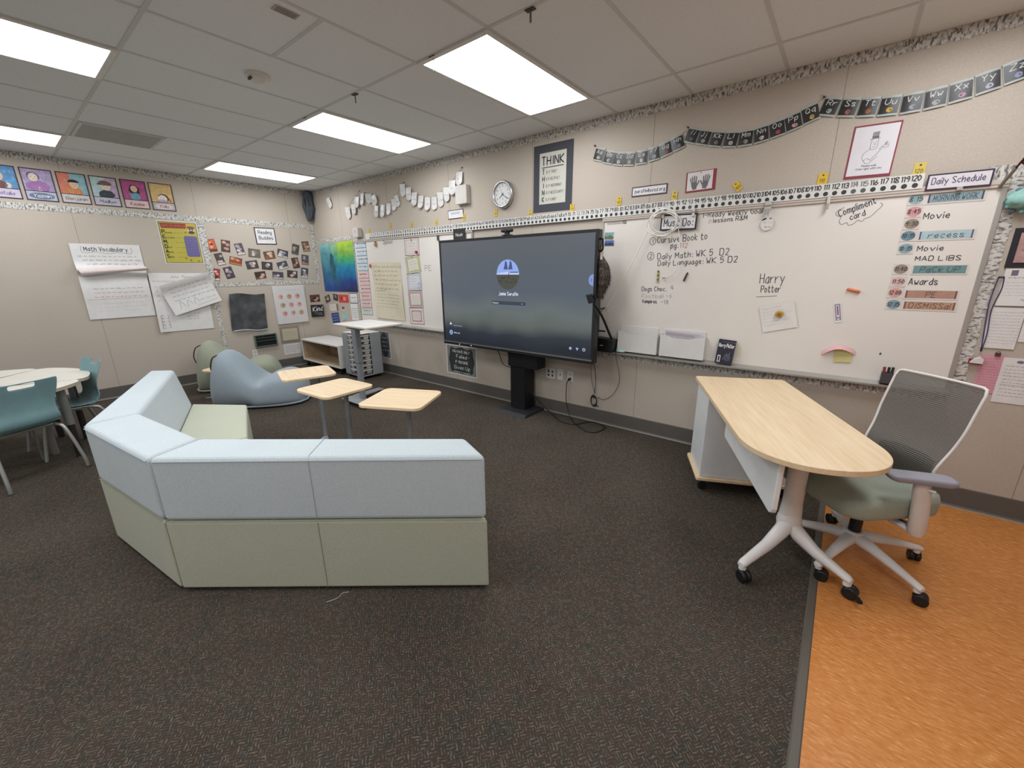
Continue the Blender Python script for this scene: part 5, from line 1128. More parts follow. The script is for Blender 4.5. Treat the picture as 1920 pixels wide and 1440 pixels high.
# furry plush animal hanging off the side handle
t = thing('plush_toy', 'grey brown furry plush animal hanging beside the television right edge', 'plush toy', (5.515, -.30, 1.48))
pth = [(-.035, -.02, .175, .02), (-.02, -.025, .13, .03), (.0, -.02, .08, .044), (.012, -.02, .02, .05), (.014, -.02, -.04, .048), (.004, -.02, -.085, .036), (-.012, -.02, -.13, .028), (-.018, -.02, -.175, .02)]
b = MB(); b.tube(catmull([p[:3] for p in pth], 3), [p[0] for p in catmull([(p[3], 0) for p in pth], 3)], FUR, 14); b.build('body', t, smooth=True)
b = MB(); rs = random.Random(5); sp = catmull([p for p in pth], 6)
for k in range(1700):
    q = sp[rs.randrange(3, len(sp))]; a = rs.uniform(0, 2*PI); c_, s_ = math.cos(a), math.sin(a); r = q[3]*.92
    p0 = Vector((q[0]+r*c_, q[1]+r*s_, q[2]+rs.uniform(-.01, .01))); tip = p0+Vector((c_*.022, s_*.022, -rs.uniform(.015, .036))); wv = Vector((-s_, c_, 0))*.0032
    b.face([p0-wv, p0+wv, tip], FUR)
o = b.build('fur', t); o['kind'] = 'stuff'
b = MB(); b.tube([(-.022, -.02, .255), (-.03, -.022, .22), (-.022, -.03, .17), (-.01, -.05, .13)], [.006, .012, .017, .012], C('#cfc4b2', .8), 8); b.build('pale_paw', t)
# camera arm strapped to the side, and the black box in the tray
t = thing('document_camera', 'black box with a long angled arm in the tray beside the television', 'camera', (5.45, -.10, .7795))
b = MB(); b.loft([(-.095, -.055, 0), (.10, -.055, 0), (.10, .065, 0), (-.095, .065, 0)], [(-.08, -.045, .13), (.115, -.045, .118), (.115, .06, .118), (-.08, .06, .13)], BLACK); b.build('base', t, bevel=.008)
b = MB(); b.tube(catmull([(.09, -.03, .125), (.078, -.08, .2), (.068, -.19, .335), (.066, -.29, .42), (.04, -.328, .47)], 3), .011, BLACK, 8); b.build('arm', t)
b = MB(); b.loft([(-.035, -.34, .545), (.02, -.34, .552), (.045, -.34, .48), (-.005, -.34, .468)], [(-.035, -.31, .545), (.02, -.31, .552), (.045, -.31, .48), (-.005, -.31, .468)], BLACK); b.build('head', t, bevel=.006)
b = MB(); b.base = .0; b.rect(0, .06, .03, .008, C('#b9b9b9', .5), 0); o = b.build('maker_mark', t); o.location = (0, -.0555, 0)
t = thing('wall_bracket', 'thin dark metal bracket behind the television right edge', 'bracket', (5.41, -.16, .97)); DM = C('#3c3a3c', .4, .4)
b = MB(); b.box(-.012, -.006, 0, .006, .006, .46, DM); b.build('post', t); b = MB(); b.box(-.06, -.006, .0, .075, .006, .014, DM); b.build('shelf_bar', t)
b = MB(); b.box(-.01, .006, .2, .004, .155, .214, DM); b.build('wall_arm', t)
# cords
def cord(label, pts, r, m=None, extra=None):
    b = MB(); b.tube(catmull(pts, 6), r, m or BLACK, 6)
    if extra: extra(b)
    return tag(b.build('power_cord'), label, 'cord')
cord('black cord hanging from under the television to the stand column', [(4.30, -.35, .70), (4.297, -.30, .655), (4.30, -.25, .54), (4.34, -.24, .505), (4.385, -.21, .49)], .004)
def plug(b): b.tube([(5.036, -.0085, .415), (5.036, -.035, .413), (5.034, -.05, .40)], [.014, .013, .007], BLACK, 8)
cord('black cord plugged into the outlet under the screen', [(5.034, -.045, .40), (5.02, -.05, .36), (5.018, -.05, .2), (5.05, -.06, .08), (5.11, -.10, .012), (5.19, -.17, .006), (5.235, -.215, .006)], .0045, None, plug)
cord('black cord looping across the carpet from the screen stand', [(4.60, -.16, .30), (4.66, -.15, .2), (4.78, -.13, .09), (4.87, -.12, .03), (4.96, -.16, .006), (5.04, -.22, .006), (5.15, -.235, .006), (5.24, -.20, .006), (5.31, -.06, .006), (5.40, -.045, .006), (5.51, -.11, .006), (5.505, -.26, .006), (5.43, -.31, .006), (5.30, -.25, .006), (5.235, -.205, .0145)], .0055)
cord('black cable hanging below the right whiteboard to a tied bundle', [(5.335, -.09, .765), (5.334, -.10, .72), (5.343, -.03, .5), (5.334, -.02, .30)], .0035)
cord('thin dark cable beside the bundled cable under the right whiteboard', [(5.28, -.03, .64), (5.282, -.02, .55), (5.295, -.015, .43), (5.335, -.02, .31)], .002)
cord('thin dark cable drooping from the tray to the tied bundle', [(5.572, -.09, .80), (5.572, -.09, .74), (5.58, -.04, .62), (5.593, -.02, .5), (5.57, -.015, .4), (5.51, -.015, .31), (5.43, -.015, .26), (5.37, -.018, .275)], .0022)
b = MB()
for k in range(4): b.tube([(5.332+.03*math.cos(a*PI/8)-.02*math.sin(a*PI/8)*.6, -.02-.004*k, .225+.055*math.sin(a*PI/8)+.018*math.cos(a*PI/8)+.004*k) for a in range(16)], .0034, BLACK, 6, closed=True)
b.tube([(5.31, -.03, .18), (5.35, -.03, .20), (5.385, -.03, .182), (5.37, -.03, .176)], .0034, BLACK, 6); b.box(5.325, -.04, .265, 5.345, -.014, .275, BLACK)
tag(b.build('cable_bundle'), 'small tied bundle of black cable hanging above the baseboard', 'cable')
b = MB(); b.tube(catmull([(5.478, -2.875, .003), (5.462, -2.90, .004), (5.47, -2.93, .003), (5.452, -2.978, .003)], 5), .0012, C('#cfcbc4', .8), 5); tag(b.build('loose_thread'), 'loose pale thread on the carpet beside the sofa', 'thread')
# ---------------------------------------------------------------- sofa: three upholstered sections
def poly_in(P, k): return P
def sofa(label, O1, O2, I2, I1, F1, F2, seamed=False):
    """outer back edge O1-O2, inner top edge I1-I2, seat front F1-F2 (all floor-plan points, 1 and 2 at the same ends)"""
    t = thing('sofa_section', label, 'sofa', ((O1[0]+O2[0])/2, (O1[1]+O2[1])/2, 0), group='sofa sections'); ox, oy = t.location.x, t.location.y
    L = lambda p, z: (p[0]-ox, p[1]-oy, z)
    lerp = lambda a, b, s: (a[0]+(b[0]-a[0])*s, a[1]+(b[1]-a[1])*s)
    d1 = math.dist(O1, F1); d2 = math.dist(O2, F2)
    S1, S2 = lerp(O1, F1, .32/d1), lerp(O2, F2, .32/d2)
    b = MB(); b.loft([L(p, .018) for p in (O1, O2, F2, F1)], [L(p, .398) for p in (O1, O2, F2, F1)], GREENF); b.build('base', t, bevel=.012, seg=3)
    b = MB(); b.loft([L(p, .401) for p in (O1, O2, S2, S1)], [L(p, .731) for p in (O1, O2, I2, I1)], BLUEF); bk = b.build('back', t, bevel=.024, seg=4)
    b = MB(); b.loft([L(p, .396) for p in (S1, S2, F2, F1)], [L(p, .428) for p in (S1, S2, F2, F1)], GREENF); b.build('seat', t, bevel=.014, seg=3)
    b = MB(); SG = C('#3b3a38', .8); b.loft([L(p, .001) for p in (lerp(O1, F1, .05), lerp(O2, F2, .05), lerp(F2, O2, .05), lerp(F1, O1, .05))], [L(p, .02) for p in (lerp(O1, F1, .05), lerp(O2, F2, .05), lerp(F2, O2, .05), lerp(F1, O1, .05))], SG); b.build('foot_rail', t)
    n = Vector((O2[1]-O1[1], -(O2[0]-O1[0]), 0)).normalized()
    if n.dot(Vector((F1[0]-O1[0], F1[1]-O1[1], 0))) > 0: n = -n
    if seamed:
        M_ = lerp(O1, O2, .475); Mi = lerp(I1, I2, .475); q = lambda p, z, k=.0012: Vector(L(p, z))+n*k
        b = MB(); b.tube([q(M_, .41), q(M_, .712), q(lerp(M_, Mi, .06), .728), q(lerp(M_, Mi, .12), .7325), q(lerp(M_, Mi, .9), .7325)], .0014, C('#9aa5ad', .9), 6); b.build('seam', bk)
        b = MB(); b.tube([q(M_, .022), q(M_, .39)], .0014, C('#8f907c', .9), 6); b.build('seam', t)
    b = MB(); ps = [Vector(L(O1, .712))+n*.0005, Vector(L(O2, .712))+n*.0005]; b.tube([ps[0].lerp(ps[1], .012), ps[0].lerp(ps[1], .988)], .0022, C('#a3aeb6', .9), 6); b.build('piping', bk)
    b = MB(); ps = [Vector(L(O1, .4))+n*.0008, Vector(L(O2, .4))+n*.0008]; b.tube([ps[0].lerp(ps[1], .004), ps[0].lerp(ps[1], .996)], .0016, C('#8a8b78', .9), 6); b.build('seam', t)
A1, A2, I1_, I2_ = (4.808, -3.388), (6.02, -2.429), (4.715, -3.16), (5.80, -2.335)
J1, J1i = (3.965, -3.503), (3.94, -3.258)
E_, Ei = (2.55, -2.935), (2.70, -2.803)
g = .004
sofa('nearest long section of the sofa with a center seam, back toward the camera', (A1[0]+g*.78, A1[1]+g*.62), A2, I2_, (I1_[0]+g, I1_[1]+g), (4.516, -2.70), (5.25, -2.12), True)
sofa('short angled corner section of the sofa between the two long sections', (J1[0]+g, J1[1]), (A1[0]-g, A1[1]), (I1_[0]-g, I1_[1]), (J1i[0]+g, J1i[1]), (4.054, -2.76), (4.508, -2.706))
sofa('far left section of the sofa with its pale green seat in view', E_, (J1[0]-g, J1[1]), (J1i[0]-g, J1i[1]), Ei, (3.232, -2.469), (4.046, -2.752))

# ---------------------------------------------------------------- bean bag chairs
def bean_bag(label, x, y, rz, m, dark, k=1.0):
    t = thing('bean_bag_chair', label, 'bean bag', (x, y, 0), rz, 'bean bag chairs')
    S = [(-.50, .10, .30), (-.47, .40, .50), (-.41, .585, .60), (-.33, .655, .64), (-.24, .615, .66), (-.15, .50, .69), (-.06, .395, .72), (-.01, .335, .73), (.03, .315, .74), (.07, .322, .745), (.12, .335, .75), (.2, .345, .75), (.29, .365, .73), (.38, .345, .67), (.45, .27, .57), (.5, .12, .36)]
    rows = []; N = 30
    for sx, h, w in S:
        row = []
        for j in range(N):
            a = 2*PI*j/N; c, s = math.cos(a), math.sin(a)
            sq = 1 if sx < -.02 else .62        # the seat lobe is flatter on top than the back
            u = (abs(s)**(.8*sq))*(1 if s > 0 else -1)
            zz = .025+h*k*(.40+.60*u) if s > 0 else .025+h*k*.40*(1+max(-1, u*1.25))
            lim = zz/(h*k+.025)
            ww = w/2*(abs(c)**(.75 if sx < -.02 else .55))*(1 if c > 0 else -1)*(1-.16*max(0, lim-.3))
            dip = -.075*math.exp(-((sx-.04)/.075)**2)*math.exp(-(ww/.2)**2) if s > 0 else 0
            side = .035*math.exp(-((sx-.06)/.06)**2)*math.exp(-((abs(ww)-.26)/.07)**2) if s > 0 else 0
            wr = .006*math.sin(sx*70)*max(0, lim-.8)*4*max(0, 1-abs(ww)/.12) if sx < -.1 else 0
            row.append((sx*1.02+(.05*(1-lim) if sx > .3 else 0)*.0, ww, zz+dip-side+wr))
        rows.append(row)
    b = MB(); b.grid(rows, m, closed_u=True); b.face(rows[0][::-1], m, True); b.face(rows[-1], m, True)
    body = weld(b.build('body', t, smooth=True, subsurf=1))
    fp = [(sx*1.03, w/2*.9) for sx, h, w in S]; ring = [(p[0], -p[1], .03) for p in fp]+[(p[0], p[1], .03) for p in fp[::-1]]
    b = MB(); b.tube(ring, .013, m, 8, closed=True); b.build('base_piping', t, smooth=True)
    b = MB(); b.prism([(p[0]*.93, p[1]*.9) for p in ring], .001, .024, C('#232428', .8)); b.build('gap_shade', t)  # near-black slab paints the shade of the thin gap under the bag
    b = MB(); b.tube(catmull([(-.40, -.05, .61), (-.455, -.05, .585), (-.488, -.05, .52), (-.50, -.05, .44), (-.478, -.05, .36)], 4), .007, dark, 6); b.build('carry_strap', t)
    b = MB(); rr = []
    for i in range(22): s = i/21; rr.append((-.44+.24*s, .0+.004*math.sin(i*2), .025+ (.585+ .07*math.sin(PI*min(1, s*1.3)))*k-(.10*max(0, s-.6))))
    b.tube(rr, .003, m, 5); return t
bean_bag('pale blue bean bag chair on the carpet, nearer the sofa', 1.74, -1.80, math.radians(52), BAGBLUE, C('#26272b', .7))
bean_bag('sage green bean bag chair against the left wall behind the blue one', .66, -1.66, math.radians(66), BAGGREEN, C('#26272b', .7))

# ---------------------------------------------------------------- small side tables
def side_table(label, x, y, rz, w, h, z, px, py, tubec=GREYM, r=.06, L=.34):
    t = thing('side_table', label, 'side table', (x, y, 0), math.radians(rz), 'laptop side tables')
    b = MB(); b.prism(rrect(w, h, r, 6), z-.02, z, WOOD); b.build('table_top', t, bevel=.003)
    c, s = math.cos(math.radians(-rz)), math.sin(math.radians(-rz)); dx, dy = px-x, py-y; lx, ly = c*dx-s*dy, s*dx+c*dy
    b = MB(); b.cyl((lx, ly, .012), (lx, ly, z-.024), .019, tubec, 14); b.cyl((lx, ly, z-.06), (lx, ly, z-.022), .024, tubec, 14); b.build('pole', t)
    b = MB(); b.box(lx-.12, ly-.09, z-.026, lx+.12, ly+.09, z-.0205, tubec); b.build('support_plate', t)
    fx, fy = c*.8-s*-.6, s*.8+c*-.6        # the foot runs from the pole toward the sofa
    b = MB(); b.loft([(lx+fx*u-fy*v, ly+fy*u+fx*v, .001) for u, v in ((.0, -.015), (L*.4, -.05), (L*.75, -.15), (L, -.16), (L+.02, 0), (L, .16), (L*.75, .15), (L*.4, .05), (.0, .015))], [(lx+fx*u-fy*v, ly+fy*u+fx*v, .012) for u, v in ((.0, -.015), (L*.4, -.05), (L*.75, -.15), (L, -.16), (L+.02, 0), (L, .16), (L*.75, .15), (L*.4, .05), (.0, .015))], tubec); b.build('base_plate', t, bevel=.003)
side_table('maple topped side table farthest from the sofa, overlapping the blue bean bag', 3.41, -2.0, -17, .445, .445, .65, 3.455, -1.925)
side_table('maple topped side table in the middle of the three', 4.10, -2.10, 4, .44, .435, .65, 4.145, -2.046)
side_table('maple topped side table nearest the television', 4.765, -1.955, 26, .475, .44, .65, 4.725, -1.875)
side_table('low maple topped side table mostly hidden behind the blue bean bag', 1.03, -2.05, 30, .28, .28, .36, 1.03, -2.05, r=.11, L=.1)

# ---------------------------------------------------------------- sit-stand desk, tray cart, low shelf in the corner
t = thing('standing_desk', 'white topped standing desk on a grey column before the tray cart', 'standing desk', (2.82, -1.12, 0))
b = MB(); b.prism(rrect(.70, .50, .025, 4, -.05, .20), .918, .94, C('#d8d5d0', .4)); b.prism(rrect(.704, .504, .026, 4, -.05, .20), .919, .928, C('#b09a80', .5)); b.build('desk_top', t, bevel=.002)
b = MB(); b.box(-.032, -.025, .05, .032, .03, .52, C('#94969a', .35, .3)); b.build('lower_column', t, bevel=.008)
b = MB(); b.box(-.042, -.034, .50, .042, .038, .90, GREYM); b.box(-.16, -.02, .895, .14, .22, .917, GREYM); b.build('upper_column', t, bevel=.008)
b = MB(); FT = C('#a2a4a8', .35, .3)
b.box(-.22, -.15, .048, .24, .03, .06, FT); b.loft([(-.24, .02, .048), (-.10, .02, .048), (-.17, .42, .048), (-.27, .40, .048)], [(-.24, .02, .06), (-.10, .02, .06), (-.17, .42, .06), (-.27, .40, .06)], FT)
b.loft([(.10, .02, .048), (.24, .02, .048), (.30, .40, .048), (.20, .42, .048)], [(.10, .02, .06), (.24, .02, .06), (.30, .40, .06), (.20, .42, .06)], FT); b.build('base_foot', t, bevel=.003)
for x, y in ((-.20, -.11), (.22, -.11), (-.22, .37), (.25, .37)):
    b = MB(); b.cyl((x-.012, y, .0245), (x+.012, y, .0245), .024, BLACK, 12); b.cyl((x, y, .03), (x, y, .05), .006, ALU, 8); b.build('caster', t)
CG_ = C('#8e9193', .45)
t = thing('tray_cart', 'grey cart of stacked white trays in the corner', 'cart', (1.64, -.335, 0))
b = MB()
b.box(-.22, -.165, .055, -.2, .175, .665, CG_); b.box(-.22, -.188, .055, -.08, -.168, .665, CG_)                 # left side and front left flange
b.box(.05, .155, .055, .21, .175, .665, CG_); b.box(.195, .005, .055, .214, .175, .665, CG_)                  # rear right panel
b.box(-.2, .16, .055, .05, .175, .665, CG_); b.box(-.22, -.185, .045, .212, .175, .06, CG_); b.build('frame', t, bevel=.003)
b = MB(); b.prism(rrect(.42, .34, .02, 3, 0, 0), .667, .678, C('#d3d0cb', .45)); b.build('top_panel', t, bevel=.003)
TRW = C('#c9c6c1', .45)
for k in range(8):
    z = .075+k*.073
    b = MB(); b.loft([(-.07, -.17, z), (.185, -.17, z), (.185, -.01, z), (-.07, -.01, z)], [(-.072, -.188, z+.058), (.208, -.188, z+.058), (.208, -.005, z+.058), (-.072, -.005, z+.058)], TRW); b.box(-.074, -.192, z+.056, .212, -.002, z+.064, TRW)
    tr = b.build('tray', t, bevel=.004)
    b = MB(); b.box(.03, -.196, z+.02, .075, -.182, z+.042, BLACK); b.box(.195, -.14, z+.02, .214, -.10, z+.042, BLACK); b.build('label_slot', tr)
for x, y in ((-.18, -.14), (.17, -.14), (-.18, .13), (.17, .13)):
    b = MB(); b.cyl((x-.01, y, .0215), (x+.01, y, .0215), .021, BLACK, 10); b.box(x-.008, y-.006, .03, x+.008, y+.006, .047, BLACK); b.build('caster', t)
t = thing('low_shelf', 'low white open shelf with wooden interior in the corner', 'shelf', (.72, -.30, 0)); SHW = C('#d5d3cf', .4); INW = C('#b29c80', .5, var=.08, scale=20)
b = MB(); x0, x1, y0, y1, z0, z1 = -.60, .60, -.25, .24, .10, .455
b.box(x0, y0, z1-.022, x1, y1, z1, SHW); b.box(x0, y0, z0, x1, y1, z0+.022, SHW); b.box(x0, y0, z0+.022, x0+.022, y1, z1-.022, SHW); b.box(x1-.022, y0, z0+.022, x1, y1, z1-.022, SHW); b.build('carcass', t, bevel=.002)
b = MB(); b.box(x0+.0225, y1-.02, z0+.0225, x1-.0225, y1-.002, z1-.0225, INW); b.box(x0+.0225, y0+.012, z0+.0225, x1-.0225, y1-.021, z0+.026, INW); b.box(x0+.0225, y0+.012, z0+.026, x0+.026, y1-.021, z1-.0225, INW); b.box(x1-.026, y0+.012, z0+.026, x1-.0225, y1-.021, z1-.0225, INW); b.build('wood_lining', t)
for x in (-.54, .54):
    for y in (-.2, .18): b = MB(); b.cyl((x-.015, y, .0255), (x+.015, y, .0255), .025, BLACK, 12); b.box(x-.012, y-.008, .03, x+.012, y+.008, .0995, BLACK); b.build('caster', t)
# ---------------------------------------------------------------- petal tables and teal chairs at the left
TW = C('#d9d4c9', .4); TE_ = C('#b3a690', .5); LEG = C('#8f8f8c', .35, .4)
TC = (1.745, -4.07); TZ = .662
def petal(label, a0, a1, legs):
    t = thing('petal_table', label, 'table', (TC[0], TC[1], 0), group='white petal tables')
    R = .835; a0, a1 = math.radians(a0+.35), math.radians(a1-.35); P = []
    e = .055
    P.append((.05*math.cos((a0+a1)/2), .05*math.sin((a0+a1)/2)))
    n = 22
    def pt(a, r): return (r*math.cos(a), r*math.sin(a))
    for k in range(n+1):
        a = a0+(a1-a0)*k/n; edge = min(k, n-k)/n*(a1-a0)*R
        r = R-(.05*(1-min(1, edge/.1))**2)
        P.append(pt(a, r))
    b = MB(); b.prism(P, TZ-.003, TZ, TW); b.prism([(x*.998, y*.998) for x, y in P], TZ-.028, TZ-.0032, TE_); b.build('table_top', t, bevel=.002)
    for x, y, grey in legs:
        x -= TC[0]; y -= TC[1]
        b = MB(); b.cyl((x, y, .30), (x, y, TZ-.029), .029, LEG, 16); b.cyl((x, y, .006), (x, y, .30), .024, LEG if grey else C('#34322f', .4, .3), 14); lg = b.build('leg', t)
        b = MB(); b.cyl((x, y, .0), (x, y, .008), .02, ALU, 12); b.build('foot_glide', lg)
    return t
petal('white petal table segment with its rounded end toward the sofa', 66, 137, ((2.14, -3.47, 0), (1.64, -3.37, 0)))
petal('white petal table segment tucked behind the near teal chair', -5, 66, ((2.40, -4.02, 0), (1.90, -3.60, 1)))
petal('white petal table segment farthest left, past the seam', 137, 208, ((1.13, -3.95, 0), (1.38, -3.52, 0)))
TEAL = C('#7d9ea2', .45, var=.05, spec=.35)
def school_chair(label, x, y, rz, k=1.0):
    t = thing('school_chair', label, 'chair', (x, y, 0), rz, 'teal school chairs')
    # profile along the middle, seat front to top of back; local +x is the way the chair faces
    prof = [(.215, .415), (.205, .435), (.16, .443), (.06, .432), (-.05, .422), (-.13, .425), (-.185, .445), (-.205, .49), (-.205, .55), (-.215, .62), (-.235, .69), (-.262, .765), (-.27, .785)]
    wid = [.40, .42, .43, .43, .425, .42, .415, .40, .385, .395, .425, .435, .42]
    pp = catmull(prof, 3); ww = [q[0] for q in catmull([(w, 0) for w in wid], 3)]; rows = []; ND = 24
    for i, ((px, pz), w) in enumerate(zip(pp, ww)):
        s = i/(len(pp)-1); row = []
        for j in range(ND+1):
            v = -1+2*j/ND; cup = (.03*v*v if s > .45 else -.012*(1-v*v))
            rib = .0035*math.sin(v*34)*math.exp(-((s-.55)/.1)**2)
            row.append((px+(cup if s > .45 else 0)+rib, v*w/2, pz+(0 if s > .45 else cup)+rib))
        rows.append(row)
    b = MB(); i0 = len(b.v); nc = ND+1
    for r in rows: b.v += r
    km = b.mi(TEAL); nr = len(rows); sl = (int(nr*.875), int(nr*.905)+1)
    for a in range(nr-1):
        for c in range(ND):
            if sl[0] <= a < sl[1] and 8 <= c < 16: continue
            b.f.append((a*nc+c, a*nc+c+1, (a+1)*nc+c+1, (a+1)*nc+c)); b.m.append(km)
    b.build('seat_shell', t, smooth=True, solid=.007, subsurf=1)
    STL = C('#a6a6a2', .3, .5)
    for s in (-1, 1):
        fl_ = [(.27, s*.225, .008), (.25, s*.215, .12), (.20, s*.19, .375), (.16, s*.175, .40)]
        bl_ = [(-.245, s*.232, .008), (-.235, s*.228, .10), (-.165, s*.205, .345), (-.12, s*.185, .385), (-.06, s*.175, .395)]
        for pts in (fl_, bl_):
            b = MB(); b.tube(catmull(pts, 4), .0125, STL, 10); lg = b.build('leg', t, smooth=False)
            b = MB(); b.cyl((pts[0][0], pts[0][1], 0), (pts[0][0], pts[0][1], .012), .015, C('#4a4a49', .4), 10); b.build('foot_cap', lg)
        b = MB(); b.tube([(.17, s*.175, .40), (-.07, s*.175, .397)], .011, STL, 8); b.build('seat_rail', t)
    b = MB(); b.tube([(-.10, -.18, .392), (-.10, .18, .392)], .010, STL, 8); b.tube([(.13, -.175, .40), (.13, .175, .40)], .010, STL, 8); b.build('cross_bars', t)
    return t
# near chair: rear feet at about (2.48,-3.46) and (2.67,-3.88)
fa = math.atan2(-.41, -.91)
school_chair('teal plastic school chair with a handle slot, back turned to the camera', 2.575+.245*math.cos(fa), -3.67+.245*math.sin(fa), fa)
school_chair('teal school chair at the far side of the petal tables near the wall', 1.83, -3.44, math.radians(-80))

# ---------------------------------------------------------------- teacher desk with pedestal
A = (6.38, -.42); da = math.atan2(-.912, .41)
t = thing('teacher_desk', 'maple topped teacher desk with a rounded end and white cabinet', 'desk', (A[0], A[1], 0), da)
# local x runs along the desk, local y (to +) is across it from the left edge
P = [(0.0, .02), (.006, .006), (.02, 0), (1.12, 0)]
for k in range(1, 30): a = -PI/2+PI*k/30; P.append((1.18+.33*math.copysign(abs(math.cos(a))**.86, math.cos(a)), .30+.30*math.copysign(abs(math.sin(a))**.93, math.sin(a))))
P += [(1.12, .60), (.02, .60), (.006, .594), (0, .58)]
b = MB(); b.prism(P, .713, .74, WOOD); b.build('desk_top', t, bevel=.003)
PW = C('#d6d8d8', .35)
b = MB(); b.box(.045, .02, .112, .43, .575, .7125, PW); b.build('cabinet', t, bevel=.003)
b = MB(); b.prism(rrect(.425, .60, .02, 4, .237, .297), .085, .111, WOOD); b.build('cabinet_base', t, bevel=.006)
for x, y in ((.07, .05), (.40, .05), (.07, .55), (.40, .55)):
    b = MB(); b.cyl((x-.013, y, .0305), (x+.013, y, .0305), .030, BLACK, 14); b.box(x-.014, y-.012, .04, x+.014, y+.012, .0845, BLACK); b.build('caster', t)
b = MB(); MP = [(.50, .7125), (.50, .47), (.51, .455), (1.375, .435), (1.397, .447), (1.405, .47), (1.405, .7125)]
b.loft([(x, .125, z) for x, z in MP], [(x, .150, z) for x, z in MP], C('#dcdcda', .35)); b.build('modesty_panel', t, bevel=.006, seg=3)
b = MB(); b.box(1.10, .151, .54, 1.15, .19, .60, PW); b.cyl((1.12, .151, .56), (1.12, .20, .56), .012, PW, 10); b.build('panel_bracket', t)
b = MB(); SWH = C('#d9d6d3', .35); cx, cy = 1.075, .345; rows = []
for z, rx, ry in ((.705, .034, .048), (.5, .034, .046), (.34, .036, .048), (.27, .04, .054)): rows.append([(cx+rx*math.cos(2*PI*k/24), cy+ry*math.sin(2*PI*k/24), z) for k in range(24)])
b.grid(rows, SWH, closed_u=True); b.box(cx-.14, cy-.18, .69, cx+.14, cy+.18, .7125, SWH); b.build('leg_column', t)
b = MB()
def foot(dx, dy):
    L = math.hypot(dx, dy); ux, uy = dx/L, dy/L; px, py = -uy, ux; rows = []
    for s, z0, z1, w in ((-.05, .20, .30, .05), (.06, .165, .285, .045), (.16, .135, .235, .036), (.5, .102, .165, .029), (.9, .082, .122, .024), (1.0, .075, .113, .023), (1.05, .078, .10, .018)):
        x, y = cx+dx*s, cy+dy*s
        rows.append([(x+px*w*math.cos(a*PI/6), y+py*w*math.cos(a*PI/6), (z0+z1)/2+(z1-z0)/2*math.sin(a*PI/6)) for a in range(12)])
    b.grid(rows, SWH, closed_u=True); b.face(rows[0], SWH); b.face(rows[-1], SWH)
    b.cyl((cx+dx, cy+dy, .06), (cx+dx, cy+dy, .09), .018, SWH, 12)
FE = ((.235, -.265), (.24, .19))
for q in FE: foot(*q)
b.sphere((cx, cy, .23), .052, .06, .075, SWH, 16); b.build('leg_base', t, smooth=True)
def caster(b, x, y, rz, r=.031, twin=True):
    c, s = math.cos(rz), math.sin(rz)
    for o_ in ((-.013, .013) if twin else (0,)):
        p = Vector((x+c*.018, y+s*.018, r+.0005)); n = Vector((-s, c, 0))
        b.tube([p+n*(o_-.0115), p+n*(o_-.009), p+n*(o_+.009), p+n*(o_+.0115)], [r*.8, r, r, r*.8], BLACK, 20)
    b.tube([Vector((x, y, .058)), Vector((x+c*.006, y+s*.006, .045)), Vector((x+c*.018, y+s*.018, r))], [.011, .013, .008], BLACK, 8)
for q, rz in zip(FE, (.4, .9)):
    b = MB(); caster(b, cx+q[0], cy+q[1], rz)
    if q[1] > .1: b.box(cx+q[0]+.05, cy+q[1]+.01, .03, cx+q[0]+.085, cy+q[1]+.03, .042, BLACK)
    b.build('caster', t)

# ---------------------------------------------------------------- office chair
hub = (7.42, -1.04); fz = math.atan2(-.70, -.71)      # local +x is the way it faces
t = thing('office_chair', 'office chair with grey mesh back, green seat and white base', 'office chair', (hub[0], hub[1], 0), fz)
LC = lambda x, y: ((x-hub[0])*math.cos(-fz)-(y-hub[1])*math.sin(-fz), (x-hub[0])*math.sin(-fz)+(y-hub[1])*math.cos(-fz))
CW = C('#d5d0cc', .35)
b = MB(); rows = []
b.tube([(0, 0, .125), (0, 0, .10), (0, 0, .165), (0, 0, .17)], [.03, .035, .045, .04], CW, 18)
tips = []
for k in range(5):
    a = math.radians(31-72*k)-fz; tips.append((.325*math.cos(a), .325*math.sin(a), a))
    rows = []
    for s, z0, z1, w in ((.03, .10, .165, .034), (.10, .10, .155, .029), (.22, .088, .128, .023), (.30, .076, .108, .02), (.338, .07, .098, .019), (.346, .073, .092, .014)):
        rows.append([(s*math.cos(a)-w*math.sin(a)*math.cos(j*PI/6), s*math.sin(a)+w*math.cos(a)*math.cos(j*PI/6), (z0+z1)/2+(z1-z0)/2*math.sin(j*PI/6)) for j in range(12)])
    b.grid(rows, CW, closed_u=True); b.face(rows[-1], CW)
    b.cyl((.325*math.cos(a), .325*math.sin(a), .058), (.325*math.cos(a), .325*math.sin(a), .085), .015, CW, 10)
b.build('star_base', t, smooth=True)
for k, (x, y, a) in enumerate(tips): b = MB(); caster(b, x, y, a+(1.2, .6, 1.9, 2.6, .3)[k], .029); b.build('caster', t)
b = MB(); b.cyl((0, 0, .165), (0, 0, .30), .028, BLACK, 16); b.cyl((0, 0, .30), (0, 0, .365), .018, ALU, 14); b.build('gas_lift', t)
b = MB(); b.box(-.13, -.10, .36, .12, .10, .40, BLACK); b.box(-.23, -.05, .355, -.10, .05, .39, BLACK); b.tube([(.02, .08, .375), (.0, .22, .36), (-.01, .26, .345)], [.007, .007, .013], BLACK, 8); b.tube([(-.04, -.08, .36), (-.05, -.17, .31), (-.06, -.23, .28)], [.008, .014, .016], BLACK, 8); b.build('tilt_mechanism', t, bevel=.005)
b = MB(); sp = rrect(.50, .50, .10, 6, .065, 0)
sm = [(.402, .94), (.408, .99), (.43, 1.0), (.468, 1.0), (.485, .975), (.492, .90), (.494, .6), (.492, .02)]
